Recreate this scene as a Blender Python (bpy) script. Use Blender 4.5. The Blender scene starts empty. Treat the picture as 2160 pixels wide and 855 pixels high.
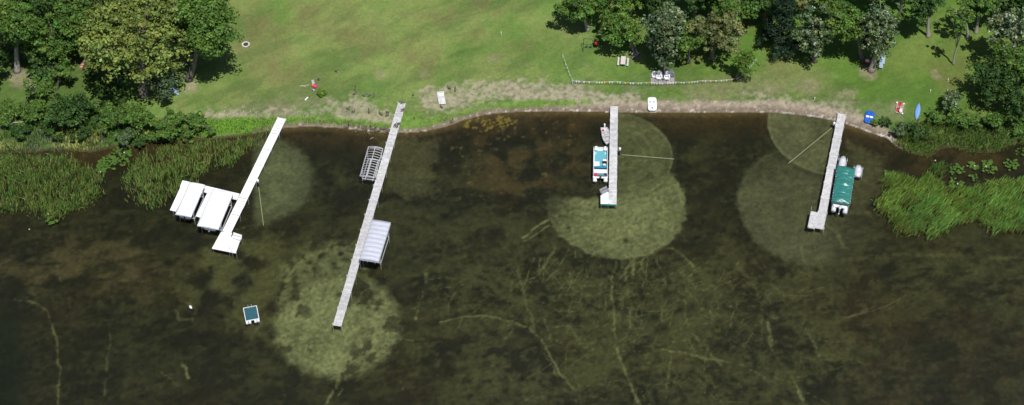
import bpy, math, numpy as np
from mathutils import Vector
rs = np.random.RandomState
R = math.radians
sc = bpy.context.scene
COL = sc.collection

# ------------------------------------------------------------------ camera geometry
F = 4000.0; TH = R(50.0); DIST = F/13.4
CAM = np.array([0.0, -DIST*math.cos(TH), DIST*math.sin(TH)])
FW = np.array([0.0, math.cos(TH), -math.sin(TH)]); UP = np.array([0.0, math.sin(TH), math.cos(TH)]); RT = np.array([1.0, 0, 0])
def ray(px, py):
    return FW + RT*((px-1080.0)/F) + UP*((427.5-py)/F)
def G(px, py, z=0.0):
    d = ray(px, py); t = (z-CAM[2])/d[2]; p = CAM+d*t
    return Vector((p[0], p[1], z))
def ray_at_y(px, py, y):
    d = ray(px, py); t = (y-CAM[1])/d[1]; p = CAM+d*t
    return Vector(p)

# ------------------------------------------------------------------ noise
_T = rs(7).rand(8, 256, 256)
def vnoise(x, y, k=0):
    t = _T[k % 8]
    xi = np.floor(x).astype(int); yi = np.floor(y).astype(int)
    fx = x-xi; fy = y-yi
    fx = fx*fx*(3-2*fx); fy = fy*fy*(3-2*fy)
    a = t[xi & 255, yi & 255]; b = t[(xi+1) & 255, yi & 255]; c = t[xi & 255, (yi+1) & 255]; d = t[(xi+1) & 255, (yi+1) & 255]
    return (a*(1-fx)+b*fx)*(1-fy)+(c*(1-fx)+d*fx)*fy
def fbm(x, y, s, o=4, k=0):
    v = 0; a = 1.0; tot = 0
    for i in range(o):
        c, sn = math.cos(i*0.9+.4), math.sin(i*0.9+.4)
        v = v + a*vnoise((x*c-y*sn)/s+17.3*i+40*k+500, (x*sn+y*c)/s+9.1*i+23*k+500, k+i); tot += a
        a *= .55; s *= .48
    return v/tot
def sstep(a, b, x):
    t = np.clip((x-a)/(b-a), 0, 1); return t*t*(3-2*t)

# ------------------------------------------------------------------ terrain
SHORE = [(-900,300),(-100,318),(0,322),(60,322),(130,316),(190,322),(240,312),(290,306),(350,300),(430,296),(500,290),(560,277),(600,270),(650,267),(700,269),(740,273),(800,279),(860,281),(900,277),(940,268),(980,253),(1020,243),(1060,238),(1100,236),(1200,235),(1290,237),(1400,238),(1500,238),(1560,237),(1620,237),(1680,242),(1730,249),(1760,255),(1800,267),(1840,282),(1872,292),(1888,308),(1920,324),(1962,332),(1985,314),(2010,311),(2050,323),(2100,322),(2130,307),(2165,300),(2300,290),(3200,280)]
SH = np.array([[*G(a, b)][:2] for a, b in SHORE])
def segdist(x, y, P, closed=False):
    n = len(P); d = np.full(x.shape, 1e9)
    for i in range(n if closed else n-1):
        a = P[i]; b = P[(i+1) % n]; ab = b-a
        t = np.clip(((x-a[0])*ab[0]+(y-a[1])*ab[1])/(ab@ab+1e-9), 0, 1)
        d = np.minimum(d, np.hypot(x-a[0]-t*ab[0], y-a[1]-t*ab[1]))
    return d
def shore_sd(x, y):
    d = segdist(x, y, SH)
    ys = np.interp(x, SH[:, 0], SH[:, 1])
    return np.where(y > ys, d, -d)
def hgt(x, y, sd=None):
    if sd is None: sd = shore_sd(x, y)
    land = .03+.16*np.minimum(sd, 2.2)+.018*np.clip(sd-2.2, 0, 60)
    d = -sd
    bed = -(.03+.16*np.minimum(d, 2.5)+.028*np.clip(d-2.5, 0, 45))
    return np.where(sd > 0, land, bed)
def h1(x, y): return float(hgt(np.array([x]), np.array([y]))[0])
def ground(px, py, lift=0.0):
    z = 0.0
    for _ in range(6):
        p = G(px, py, z+lift); z = h1(p.x, p.y)
    return Vector((p.x, p.y, z))
def P2(pts, bed=False):
    out = []
    for a, b in pts:
        p = ground(a, b); out.append((p.x, p.y))
    return np.array(out)
def inside(x, y, P):
    r = np.zeros(x.shape, bool); n = len(P)
    for i in range(n):
        (x1, y1), (x2, y2) = P[i], P[(i+1) % n]
        c = ((y1 > y) != (y2 > y)) & (x < (x2-x1)*(y-y1)/(y2-y1+1e-12)+x1); r ^= c
    return r

# ------------------------------------------------------------------ materials
MATS = {}
def mat(name, col=(.5,.5,.5), rough=.6, metal=0.0, nscale=6.0, namt=.18, bump=0.0, trans=0.0, spec=.3, coat=0.0, stretch=(1,1,1)):
    if name in MATS: return MATS[name]
    m = bpy.data.materials.new(name); m.use_nodes = True; nt = m.node_tree; N = nt.nodes; L = nt.links
    b = N['Principled BSDF']; out = N['Material Output']
    at = N.new('ShaderNodeAttribute'); at.attribute_name = 'Col'
    tc = N.new('ShaderNodeTexCoord'); mp = N.new('ShaderNodeMapping'); mp.inputs['Scale'].default_value = stretch
    L.new(tc.outputs['Object'], mp.inputs[0])
    no = N.new('ShaderNodeTexNoise'); no.inputs['Scale'].default_value = nscale; no.inputs['Detail'].default_value = 5; no.inputs['Roughness'].default_value = .65
    L.new(mp.outputs[0], no.inputs['Vector'])
    mr = N.new('ShaderNodeMapRange'); mr.inputs['From Min'].default_value = .25; mr.inputs['From Max'].default_value = .75
    mr.inputs['To Min'].default_value = 1-namt; mr.inputs['To Max'].default_value = 1+namt*.6
    L.new(no.outputs['Fac'], mr.inputs['Value'])
    v1 = N.new('ShaderNodeVectorMath'); v1.operation = 'MULTIPLY'; v1.inputs[1].default_value = col
    L.new(at.outputs['Color'], v1.inputs[0])
    v2 = N.new('ShaderNodeVectorMath'); v2.operation = 'SCALE'
    L.new(v1.outputs[0], v2.inputs[0]); L.new(mr.outputs[0], v2.inputs['Scale'])
    L.new(v2.outputs[0], b.inputs['Base Color'])
    b.inputs['Roughness'].default_value = rough; b.inputs['Metallic'].default_value = metal
    b.inputs['Specular IOR Level'].default_value = spec
    if coat: b.inputs['Coat Weight'].default_value = coat
    if bump:
        bu = N.new('ShaderNodeBump'); bu.inputs['Strength'].default_value = bump; bu.inputs['Distance'].default_value = .05
        L.new(no.outputs['Fac'], bu.inputs['Height']); L.new(bu.outputs[0], b.inputs['Normal'])
    if trans:
        tr = N.new('ShaderNodeBsdfTranslucent'); mx = N.new('ShaderNodeMixShader'); mx.inputs[0].default_value = trans
        L.new(v2.outputs[0], tr.inputs[0]); L.new(b.outputs[0], mx.inputs[1]); L.new(tr.outputs[0], mx.inputs[2]); L.new(mx.outputs[0], out.inputs['Surface'])
    MATS[name] = m; return m
WHITE_DECK = mat('white deck paint', (.86,.88,.89), .45, namt=.04)
WHITE_CANVAS = mat('white canvas', (.86,.87,.90), .55, namt=.03, nscale=2)
GREY_CANVAS = mat('pale grey canvas', (.50,.52,.60), .5, namt=.12, nscale=1.5, bump=.25)
GREEN_CANVAS = mat('green tarp', (.035,.20,.175), .27, namt=.3, nscale=3.0, bump=.8, spec=.9, stretch=(.8,2.2,1))
GREY_WOOD = mat('weathered boards', (.43,.43,.44), .8, namt=.32, nscale=1.6, stretch=(1.5,1,1))
PALE_WOOD = mat('silvered boards', (.54,.54,.55), .75, namt=.35, nscale=1.4)
ALU = mat('aluminium', (.62,.63,.66), .4, .35, namt=.15)
DARK = mat('dark rubber', (.02,.02,.023), .7)
BLACKP = mat('black plastic', (.03,.03,.035), .4)
WHITEP = mat('white plastic', (.82,.83,.84), .35, namt=.05)
SILVER = mat('silver cover', (.58,.60,.66), .4, .1, namt=.2, nscale=3, bump=.4)
BLUEP = mat('blue plastic', (.02,.12,.55), .35, namt=.12)
LBLUE = mat('pale blue hull', (.20,.36,.72), .4, namt=.1)
REDP = mat('red plastic', (.60,.03,.03), .4, namt=.1)
TEALC = mat('turquoise carpet', (.12,.38,.46), .8, namt=.15, nscale=4)
RAFTC = mat('faded teal carpet', (.03,.105,.135), .9, namt=.5, nscale=7)
BARK = mat('bark', (.16,.14,.125), .9, namt=.5, nscale=4, bump=.8, stretch=(3,3,.6))
PALEBARK = mat('pale bark', (.36,.33,.31), .9, namt=.35, nscale=4, bump=.6, stretch=(3,3,.6))
DEADWOOD = mat('dead wood', (.5,.48,.46), .9, namt=.2)
LEAF = mat('foliage', (1,1,1), .55, namt=.12, nscale=3, trans=.3, spec=.25)
BLADE = mat('reed blades', (1,1,1), .6, namt=.12, nscale=2, trans=.25, spec=.2)
STONE = mat('stone', (.5,.48,.45), .9, namt=.3)
PAVER = mat('patio slab', (.30,.28,.28), .9, namt=.3, nscale=8)
ASH = mat('ash', (.05,.04,.04), 1, namt=.4)
PLAIN = mat('coloured cloth', (1,1,1), .6, namt=.05)
GREENM = mat('green painted steel', (.02,.07,.05), .5)
PINK = mat('pink plastic', (.75,.04,.22), .35)
ORANGE = mat('orange plastic', (.80,.16,.05), .35)
FEATHER = mat('feathers', (1,1,1), .8, namt=.2)
TUBEM = mat('pale roller tube', (.52,.50,.42), .6)
LOGM = mat('split logs', (.42,.25,.18), .9, namt=.4, nscale=8)
CLOTHBLUE = mat('blue grey fabric', (.30,.40,.50), .8)

# ------------------------------------------------------------------ mesh builder
class MB:
    def __init__(s): s.v = []; s.f = []; s.c = []; s.col = (1,1,1)
    def add(s, vs, fs):
        o = len(s.v); s.v += [tuple(v) for v in vs]; s.f += [tuple(i+o for i in f) for f in fs]; s.c += [s.col]*len(fs); return s
    def box(s, c, d, rz=0, rx=0, ry=0):
        x, y, z = d[0]/2, d[1]/2, d[2]/2; vs = []
        for i in (-1, 1):
            for j in (-1, 1):
                for k in (-1, 1):
                    v = Vector((i*x, j*y, k*z))
                    if rx: v.rotate(__import__('mathutils').Euler((rx,0,0)))
                    if ry: v.rotate(__import__('mathutils').Euler((0,ry,0)))
                    if rz: v.rotate(__import__('mathutils').Euler((0,0,rz)))
                    vs.append(v+Vector(c))
        return s.add(vs, [(0,1,3,2),(4,6,7,5),(0,4,5,1),(2,3,7,6),(0,2,6,4),(1,5,7,3)])
    def tube(s, p0, p1, r0, r1=None, n=8):
        p0 = Vector(p0); p1 = Vector(p1); r1 = r0 if r1 is None else r1
        d = (p1-p0).normalized(); a = d.orthogonal().normalized(); b = d.cross(a)
        vs = []
        for p, r in ((p0, r0), (p1, r1)):
            for i in range(n):
                t = 2*math.pi*i/n; vs.append(p+(a*math.cos(t)+b*math.sin(t))*r)
        fs = [(i, (i+1) % n, n+(i+1) % n, n+i) for i in range(n)]+[tuple(range(n-1, -1, -1)), tuple(range(n, 2*n))]
        return s.add(vs, fs)
    def path(s, pts, rads, n=8):
        rings = []; m = len(pts)
        for k, p in enumerate(pts):
            p = Vector(p); q0 = Vector(pts[max(0, k-1)]); q1 = Vector(pts[min(m-1, k+1)])
            d = (q1-q0).normalized(); a = d.cross(Vector((.13,.98,.11))).normalized(); b = d.cross(a)
            rings.append([p+(a*math.cos(2*math.pi*i/n)+b*math.sin(2*math.pi*i/n))*rads[k] for i in range(n)])
        return s.loft(rings)
    def loft(s, rings, caps=True):
        n = len(rings[0]); vs = [v for r in rings for v in r]; fs = []
        for k in range(len(rings)-1):
            for i in range(n): fs.append((k*n+i, k*n+(i+1) % n, (k+1)*n+(i+1) % n, (k+1)*n+i))
        if caps: fs += [tuple(range(n-1, -1, -1)), tuple(range((len(rings)-1)*n, len(rings)*n))]
        return s.add(vs, fs)
    def prism(s, poly, z0, z1):
        n = len(poly); vs = [(p[0], p[1], z0) for p in poly]+[(p[0], p[1], z1) for p in poly]
        return s.add(vs, [tuple(range(n-1, -1, -1)), tuple(range(n, 2*n))]+[(i, (i+1) % n, n+(i+1) % n, n+i) for i in range(n)])
    def ball(s, c, r, n=10, m=7):
        r = r if hasattr(r, '__len__') else (r, r, r); c = Vector(c); rings = []
        for k in range(m+1):
            t = math.pi*(k+.02)/(m+.04); z = -math.cos(t); q = math.sin(t)
            rings.append([c+Vector((r[0]*q*math.cos(2*math.pi*i/n), r[1]*q*math.sin(2*math.pi*i/n), r[2]*z)) for i in range(n)])
        return s.loft(rings)
    def rock(s, c, r, seed):
        rr = rs(seed); o = len(s.v); s.ball(c, r, 8, 5)
        for i in range(o, len(s.v)):
            v = Vector(s.v[i])-Vector(c); s.v[i] = tuple(Vector(c)+v*(.8+.4*rr.rand()))
        return s
    def build(s, name, m, parent=None, smooth=False):
        me = bpy.data.meshes.new(name); me.from_pydata(s.v, [], s.f); me.materials.append(m)
        ca = me.color_attributes.new('Col', 'FLOAT_COLOR', 'CORNER')
        arr = []
        for p, c in zip(me.polygons, s.c): arr += [c[0], c[1], c[2], 1.0]*p.loop_total
        ca.data.foreach_set('color', arr)
        if smooth: me.polygons.foreach_set('use_smooth', [True]*len(me.polygons))
        o = bpy.data.objects.new(name, me); COL.objects.link(o)
        if parent: o.parent = parent
        return o
def mesh_np(name, V, Fc, colors, m, parent=None, smooth=False):
    """V (n,3); Fc (k,4) quads; colors (k,3) per face or (k,4,3) per corner"""
    me = bpy.data.meshes.new(name); n, k = len(V), len(Fc)
    me.vertices.add(n); me.vertices.foreach_set('co', V.astype(np.float32).ravel())
    me.loops.add(k*4); me.loops.foreach_set('vertex_index', Fc.astype(np.int32).ravel())
    me.polygons.add(k); me.polygons.foreach_set('loop_start', np.arange(k, dtype=np.int32)*4); me.polygons.foreach_set('loop_total', np.full(k, 4, np.int32))
    if smooth: me.polygons.foreach_set('use_smooth', np.ones(k, bool))
    me.materials.append(m); me.update()
    ca = me.color_attributes.new('Col', 'FLOAT_COLOR', 'CORNER')
    c = np.ones((k, 4, 4), np.float32)
    c[:, :, :3] = colors[:, None, :] if colors.ndim == 2 else colors
    ca.data.foreach_set('color', c.ravel()); me.update()
    o = bpy.data.objects.new(name, me); COL.objects.link(o)
    if parent: o.parent = parent
    return o
def tag(o, label=None, cat=None, group=None, kind=None):
    if label: o['label'] = label
    if cat: o['category'] = cat
    if group: o['group'] = group
    if kind: o['kind'] = kind
    return o
def thing(name, label, cat, loc=(0,0,0), rz=0, group=None):
    o = bpy.data.objects.new(name, None); COL.objects.link(o); o.location = loc; o.rotation_euler = (0,0,rz); o.empty_display_size = .3
    return tag(o, label, cat, group)
def dup(root, loc, rz, label=None):
    r = root.copy(); COL.objects.link(r); r.location = loc; r.rotation_euler = (0,0,rz)
    if label: r['label'] = label
    for ch in list(root.children):
        c = ch.copy(); COL.objects.link(c); c.parent = r
        for g in list(ch.children):
            d = g.copy(); COL.objects.link(d); d.parent = c
    return r
def quadframe(tl, tr, br, bl, z):
    a, b, c, d = [G(p[0], p[1], z) for p in (tl, tr, br, bl)]
    ctr = (a+b+c+d)/4; y = (a+b)/2-(c+d)/2; L = y.length; yn = y.normalized(); xn = Vector((yn.y, -yn.x, 0))
    W = ((b-a).dot(xn)+(c-d).dot(xn))/2
    return ctr, math.atan2(-yn.x, yn.y), abs(W), L
def tolocal(p, o, rz):
    d = Vector(p)-Vector(o); c, s = math.cos(-rz), math.sin(-rz)
    return Vector((d.x*c-d.y*s, d.x*s+d.y*c, d.z))

# ------------------------------------------------------------------ ground sheet
def axis(a, b, st, far):
    core = np.arange(a, b+st, st); ext = []; d = st
    s = st
    while d < far: s *= 1.35; d += s; ext.append(d)
    ext = np.array(ext); return np.concatenate([(a-ext)[::-1], core, core[-1]+ext])
gx = axis(-90, 90, .2, 4000); gy = axis(-44, 58, .22, 4000)
X, Y = np.meshgrid(gx, gy); X = X.ravel(); Y = Y.ravel()
sd = np.full(X.shape, 0.0); sd = shore_sd(X, Y)
wob = (fbm(X, Y, 2.2, 3, 1)-.5)*.7
sdw = sd+wob*np.clip(np.abs(sd)*1.0, 0, 1)
Z = hgt(X, Y, sd)+(fbm(X, Y, 6, 3, 2)-.5)*.12*np.clip(np.abs(sd)/3, 0, 1)+(fbm(X, Y, .9, 3, 5)-.5)*.08*np.clip(np.abs(sd), 0, 1)
Z = np.where((np.abs(X) > 400) | (np.abs(Y) > 400), np.where(sd > 0, 1.2, -1.7), Z)
C = lambda *a: np.array(a)[None, :]
def mix(a, b, m): return a*(1-m[:, None])+b*m[:, None]
n1 = fbm(X, Y, 11, 5, 0); n2 = fbm(X, Y, 3.2, 4, 3); n3 = fbm(X, Y, .9, 3, 4); n4 = fbm(X*.55+Y*.5, (Y-X*.6)*2.2, 5, 4, 6); n5 = fbm(X, Y, .45, 2, 2); n6 = fbm(X, Y, .7, 3, 6); hf = rs(3).rand(len(X))
def poly(pts, soft=.8, amp=1.6):
    P = P2(pts); d = segdist(X, Y, P, True); d = np.where(inside(X, Y, P), d, -d)
    d = d+(n3-.5)*amp+(n2-.5)*amp*1.2+(n6-.5)*amp*.9
    return sstep(-soft, soft, d)
def blob(px, py, r, soft=.5, amp=.8, sx=1.0):
    p = ground(px, py); d = r-np.hypot((X-p.x)/sx, Y-p.y)+(n3-.5)*amp+(n2-.5)*amp
    return sstep(-soft, soft, d)
# land
GR = C(.122,.200,.046); GY = C(.185,.228,.070); GD = C(.080,.135,.036); STRAW = C(.335,.295,.215); SAND = C(.345,.29,.225); WET = C(.15,.11,.08); DIRT = C(.33,.25,.19); BRT = C(.115,.23,.028); BRN = C(.16,.145,.062)
land = mix(np.repeat(GR, len(X), 0), GY, sstep(.40,.62,n1)*.8)
land = mix(land, GD*1.1, sstep(.46,.70,n4)*.6)
land = mix(land, BRN, sstep(.52,.74,n2*.5+n1*.5)*.55)
xw = X
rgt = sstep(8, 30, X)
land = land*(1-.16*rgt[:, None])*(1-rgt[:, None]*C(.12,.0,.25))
land = land*(1-.28*sstep(-62, -72, X))[:, None]  # shade on the far-left grass, painted into the ground colour
land = mix(land, BRN*1.05, poly([(480,60),(560,40),(700,150),(720,215),(560,225),(440,215),(520,150)], 3, 3)*.35*n2*1.6)
land = mix(land, STRAW*.62, sstep(9.5, 3, sdw)*sstep(-52, -46, X)*.45*sstep(.3,.65,n2))
bl = poly([(1400,160),(1560,175),(1650,120),(1760,150),(1760,210),(1500,205),(1400,190)], 2, 2); land = mix(land, C(.20,.20,.09), bl*.4)
for pts, a in (([(880,212),(900,190),(960,181),(1050,172),(1150,170),(1240,190),(1300,196),(1340,205),(1340,222),(1290,222),(1180,213),(1080,209),(1000,222),(930,240),(890,232)], .78),
               ([(690,212),(745,207),(800,222),(842,235),(845,262),(800,262),(735,248),(690,243),(620,247),(560,246),(560,236),(640,235),(700,228)], .65),
               ([(425,238),(470,236),(540,240),(540,247),(470,250),(425,247)], .85),
               ([(0,305),(40,300),(150,296),(215,295),(215,310),(120,318),(50,318)], .6),
               ([(1580,200),(1700,205),(1800,235),(1870,270),(1880,290),(1820,275),(1740,250),(1600,232)], .55)):
    land = mix(land, STRAW, poly(pts, .9, 2.2)*a*(.35+.65*sstep(.3,.6,n5*.4+n6*.6)))
for px, py, r, a in ((402,182,1.1,.8),(1827,150,1.5,.7),(1663,107,1.3,.6),(1793,198,1.2,.4),(1040,125,.9,.35),(806,158,1.0,.3),(1640,190,1.6,.3),(1710,180,1.4,.3),(2000,195,.5,.2),(1972,157,.25,.7),(890,155,.35,.5),(1235,140,.5,.25),(1343,120,1.2,.5),(45,165,2.2,.5),(1930,262,.9,.7),(1895,225,1.2,.3)):
    land = mix(land, DIRT, blob(px, py, r, .7, 1.8)*a*(.4+.6*n5*1.6))
ring = blob(908,128,1.7,.15,.1)*(1-blob(908,128,1.35,.15,.1)); land = mix(land, GD, ring*.35)
land = mix(land, BRT, poly([(395,262),(470,250),(560,250),(620,247),(700,252),(800,262),(850,266),(850,276),(780,275),(700,266),(600,263),(540,280),(430,290)], .5, 1.2)*.9)
land = mix(land, BRT, poly([(868,272),(900,255),(980,235),(1050,222),(1130,213),(1250,218),(1240,226),(1130,229),(1030,236),(960,256),(900,273)], .5, 1.4)*.85)
land = mix(land, BRT, poly([(842,235),(880,238),(905,248),(880,270),(848,272)], .5, 1.2)*.7)
land = mix(land, BRT*.9, poly([(1440,224),(1490,226),(1560,220),(1590,208),(1600,222),(1540,231),(1450,232)], .5, 1.5)*.6)
marsh = poly([(-60,235),(150,262),(260,250),(430,262),(430,300),(240,320),(0,330),(-60,330)], .8, 1.4)
land = mix(land, mix(np.repeat(C(.05,.10,.02), len(X), 0), C(.20,.24,.05), sstep(.45,.7,n2)), marsh*.85)
marshr = poly([(1880,262),(1960,240),(2300,240),(2300,340),(2100,330),(1960,338),(1890,312)], .7, 1.2)
land = mix(land, mix(np.repeat(C(.05,.10,.02), len(X), 0), C(.12,.17,.045), sstep(.5,.7,n3)), marshr*.9)
for mk in (X < G(560,270).x, X > G(1885,300).x): land = mix(land, C(.05,.035,.02), mk*sstep(.8,.15,sd)*.85)
# beach
bw = np.interp(X, [G(a, 240).x for a in (530,560,640,850,960,1040,1180,1290,1330,1690,1760,1830,1875,1890)], [0,.2,.75,.7,.7,.8,1.0,2.1,2.2,2.3,2.5,2.2,1.3,0])
bw *= 1.0; beach = sstep(bw+.35, bw-.35, sdw+(n3-.5)*.8)*(bw > .05)
land = mix(land, SAND*(.88+.3*(n5[:, None]-.4)), beach*.92)
wet = sstep(1.7, .25, sdw)*(bw > .05); land = mix(land, WET, wet*.7)
peb = (sstep(.66,.74,n5))*beach*.5; land = mix(land, C(.6,.58,.55), peb*sstep(1.2,.2,sd))
scum = sstep(.17, .05, np.abs(sd-.16))*sstep(.40,.6,n6)*(bw > .05)*np.clip(.15+sstep(G(1600,240).x,G(1700,240).x,X),0,1); land = mix(land, C(.50,.48,.46), scum*.7)
smo = sstep(3, 11, sdw)
mow = vnoise((X*.8-Y*.6)/1.1+200, (X*.6+Y*.8)/14+100, 3)
tex = (.80+.4*n5)*(.80+.40*n6)*(.90+.2*hf)
land *= (tex*(1-smo*.62)+smo*.62*(.90+.20*mow))[:, None]
pat = fbm(X*.6+Y*.6, Y*1.5-X, 7, 4, 2); land *= (1+smo*(pat-.5)*.42)[:, None]
# lake bed
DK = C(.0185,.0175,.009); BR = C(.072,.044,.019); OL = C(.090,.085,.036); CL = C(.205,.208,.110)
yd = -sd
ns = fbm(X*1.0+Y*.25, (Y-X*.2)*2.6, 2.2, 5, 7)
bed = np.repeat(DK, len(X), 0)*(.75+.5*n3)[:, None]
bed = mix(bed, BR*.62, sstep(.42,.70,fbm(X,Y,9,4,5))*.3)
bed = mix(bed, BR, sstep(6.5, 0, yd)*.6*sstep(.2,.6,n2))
bed = mix(bed, C(.15,.10,.048), sstep(1.4, 0, yd)*.65*sstep(G(540,270).x,G(620,270).x,X)*sstep(G(1900,300).x,G(1830,300).x,X))
ol = fbm(X, Y, 8, 5, 1)
def zone(pts, soft): return poly(pts, soft, 2.5)
cen = zone([(900,560),(1100,520),(1240,560),(1450,540),(1700,560),(1800,640),(1900,780),(1700,860),(1000,870),(860,760)], 6)
soft = fbm(X, Y*1.3, 4.5, 6, 3); bed = mix(bed, OL*.85, sstep(.47,.68,soft)*.42*sstep(3,9,yd)*(.4+.6*sstep(G(300,500).x,G(700,500).x,X))); bed = mix(bed, OL*.85, cen*sstep(.38,.66,ol*.45+ns*.27+n6*.28)*.85); bed = mix(bed, OL*.7, sstep(.45,.66,n6*.35+n2*.3+ns*.35)*.35*sstep(4,9,yd))
bed = mix(bed, BR*.6, zone([(1700,600),(2200,560),(2250,870),(1750,870)],8)*.3*sstep(.4,.6,n2))
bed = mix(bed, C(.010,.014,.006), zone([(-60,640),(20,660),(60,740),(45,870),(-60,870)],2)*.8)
bed = mix(bed, OL, zone([(380,560),(450,500),(560,500),(640,530),(620,620),(560,700),(480,690),(400,640)], 3)*sstep(.33,.6,n2)*.8)
bed = mix(bed, C(.085,.066,.033), zone([(0,560),(120,520),(300,510),(420,560),(300,610),(100,600),(0,600)], 3)*.75*sstep(.3,.65,n2*.5+ns*.5))
bed = mix(bed, OL*.8, zone([(1820,520),(2200,530),(2200,640),(1850,640)], 5)*.5*sstep(.3,.7,ns))
bed = mix(bed, C(.11,.10,.05), zone([(800,300),(880,290),(925,300),(915,400),(860,420),(810,400)], 1.5)*.55)
bed = mix(bed, C(.10,.09,.045), zone([(1790,300),(1858,330),(1862,400),(1835,450),(1790,460)], .9)*.6)
bed = mix(bed, C(.24,.18,.04), zone([(985,262),(1010,250),(1055,252),(1080,262),(1030,275),(1000,275)], .8)*sstep(.5,.62,n5)*.8)
bed = mix(bed, C(.20,.13,.045), zone([(930,300),(980,260),(1150,245),(1240,260),(1150,400),(980,420)], 2.5)*sstep(.68,.76,n5*.6+n3*.4)*.5)
bed = mix(bed, BR*1.1, zone([(1000,280),(1200,270),(1220,360),(1120,430),(1010,400)], 4)*sstep(.4,.65,n2)*.6)
def circ(px, py, r, soft=.25, sect=None, amp=.5):
    z = hgt(*[np.array([v]) for v in G(px, py)[:2]])[0]; p = G(px, py, float(z))
    dx, dy = X-p.x, Y-p.y
    m = sstep(-soft, soft, r-np.hypot(dx, dy)+(n3-.5)*amp)
    if sect is not None: m = m*sect(dx, dy)
    return m, np.hypot(dx, dy), dx, dy
# roller and prop-wash cleared patches
m, d, dx, dy = circ(1300,430,11.0,.35,None,1.3)
m *= np.where(dx > 9.0, sstep(7.5, 6.0, dy), 1)*sstep(2.2, .6, dy-np.clip(dx, 0, 30)*1.2+(n2-.5)*3)
hole = sstep(.56,.68,n2*.5+n6*.5)*.7
rag = 1-sstep(-5, -9.5, dx+(n6-.5)*3)*sstep(-7, 1.0, dy+(n3-.5)*7)*.75
bed = mix(bed, CL*(.55+.5*n2[:, None]+.3*n5[:, None])*(1-.13*sstep(6,11,d))[:, None], m*(1-.4*hole)*.9*rag)
m, d, dx, dy = circ(1306,328,8.65,.12,lambda a, b: sstep(-1.2,.1,a),.15)
bed = mix(bed, C(.118,.120,.062)*(.6+.35*ns[:, None]+.35*n2[:, None]+.15*np.sin(d*4.5+n2*3)[:, None]*.6), m*.88)
edge = sstep(.45,0,np.abs(d-8.65))*(dx > 0); bed = mix(bed, C(.165,.17,.09), edge*.3*m); bed = mix(bed, C(.05,.05,.028), sstep(.5,0,np.abs(d-9.05))*(dx > 0)*(dy < 2)*.4)
m, d, dx, dy = circ(1722,432,12.3,.7,None,1.6)
bed = mix(bed, C(.098,.094,.054)*(.65+.7*(n2*.5+ns*.5)[:, None]), m*(.3+.62*sstep(4,-1,dx))*sstep(12,3,dx)*sstep(14,2,dy)*(1-.3*hole)*(1-.55*sstep(-7,-11.5,dy+(n2-.5)*6)*sstep(-6,0,dx)))
edge = sstep(.5,0,np.abs(d-12.1+(n3-.5)*.6))*(dx < -4)*sstep(-9,-3,dy); bed = mix(bed, C(.13,.13,.075), edge*.35*n2*1.6)
m, d, dx, dy = circ(1758,263,10.7,.12,lambda a, b: sstep(.8,.1,a-b*.05),.15)
bed = mix(bed, C(.126,.124,.070)*(.6+.35*ns[:, None]+.4*n2[:, None]), m*(.9-.35*sstep(.5,.65,n2)*sstep(6,2,d))); edge = sstep(.5,0,np.abs(d-10.5))*(dx < 0); bed = mix(bed, C(.17,.175,.10), edge*.45*m); bed = mix(bed, C(.045,.045,.027), sstep(.7,0,np.abs(d-11.3))*(dx < 0)*(dy < -2)*.5)
m, d, dx, dy = circ(712,686,9.3,1.1,None,1.6)
hB = sstep(.57,.64,fbm(X,Y,2.6,4,4))*sstep(2.0,7,d)
gap = sstep(.5,1.2,n2*2)*0
dk = zone([(742,600),(760,590),(800,610),(800,660),(770,650),(742,640)], .8)
bed = mix(bed, CL*.95*(.58+.4*n2[:, None]+.35*n5[:, None]), m*(1-.75*hB)*(1-.85*dk))
m2 = zone([(600,640),(610,570),(650,535),(740,515),(765,540),(750,600),(700,640)], 1.5); bed = mix(bed, CL*.72, m2*(1-m)*sstep(.32,.6,n2*.5+n3*.5)*.85)
m, d, dx, dy = circ(541,381,9.1,.8,lambda a, b: sstep(-1,.3,a+b*.1),1.6)
bed = mix(bed, C(.135,.142,.082)*(.6+.7*n2[:, None]), m*.85*(1-.6*sstep(6,10,d+(n2-.5)*6)))
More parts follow.
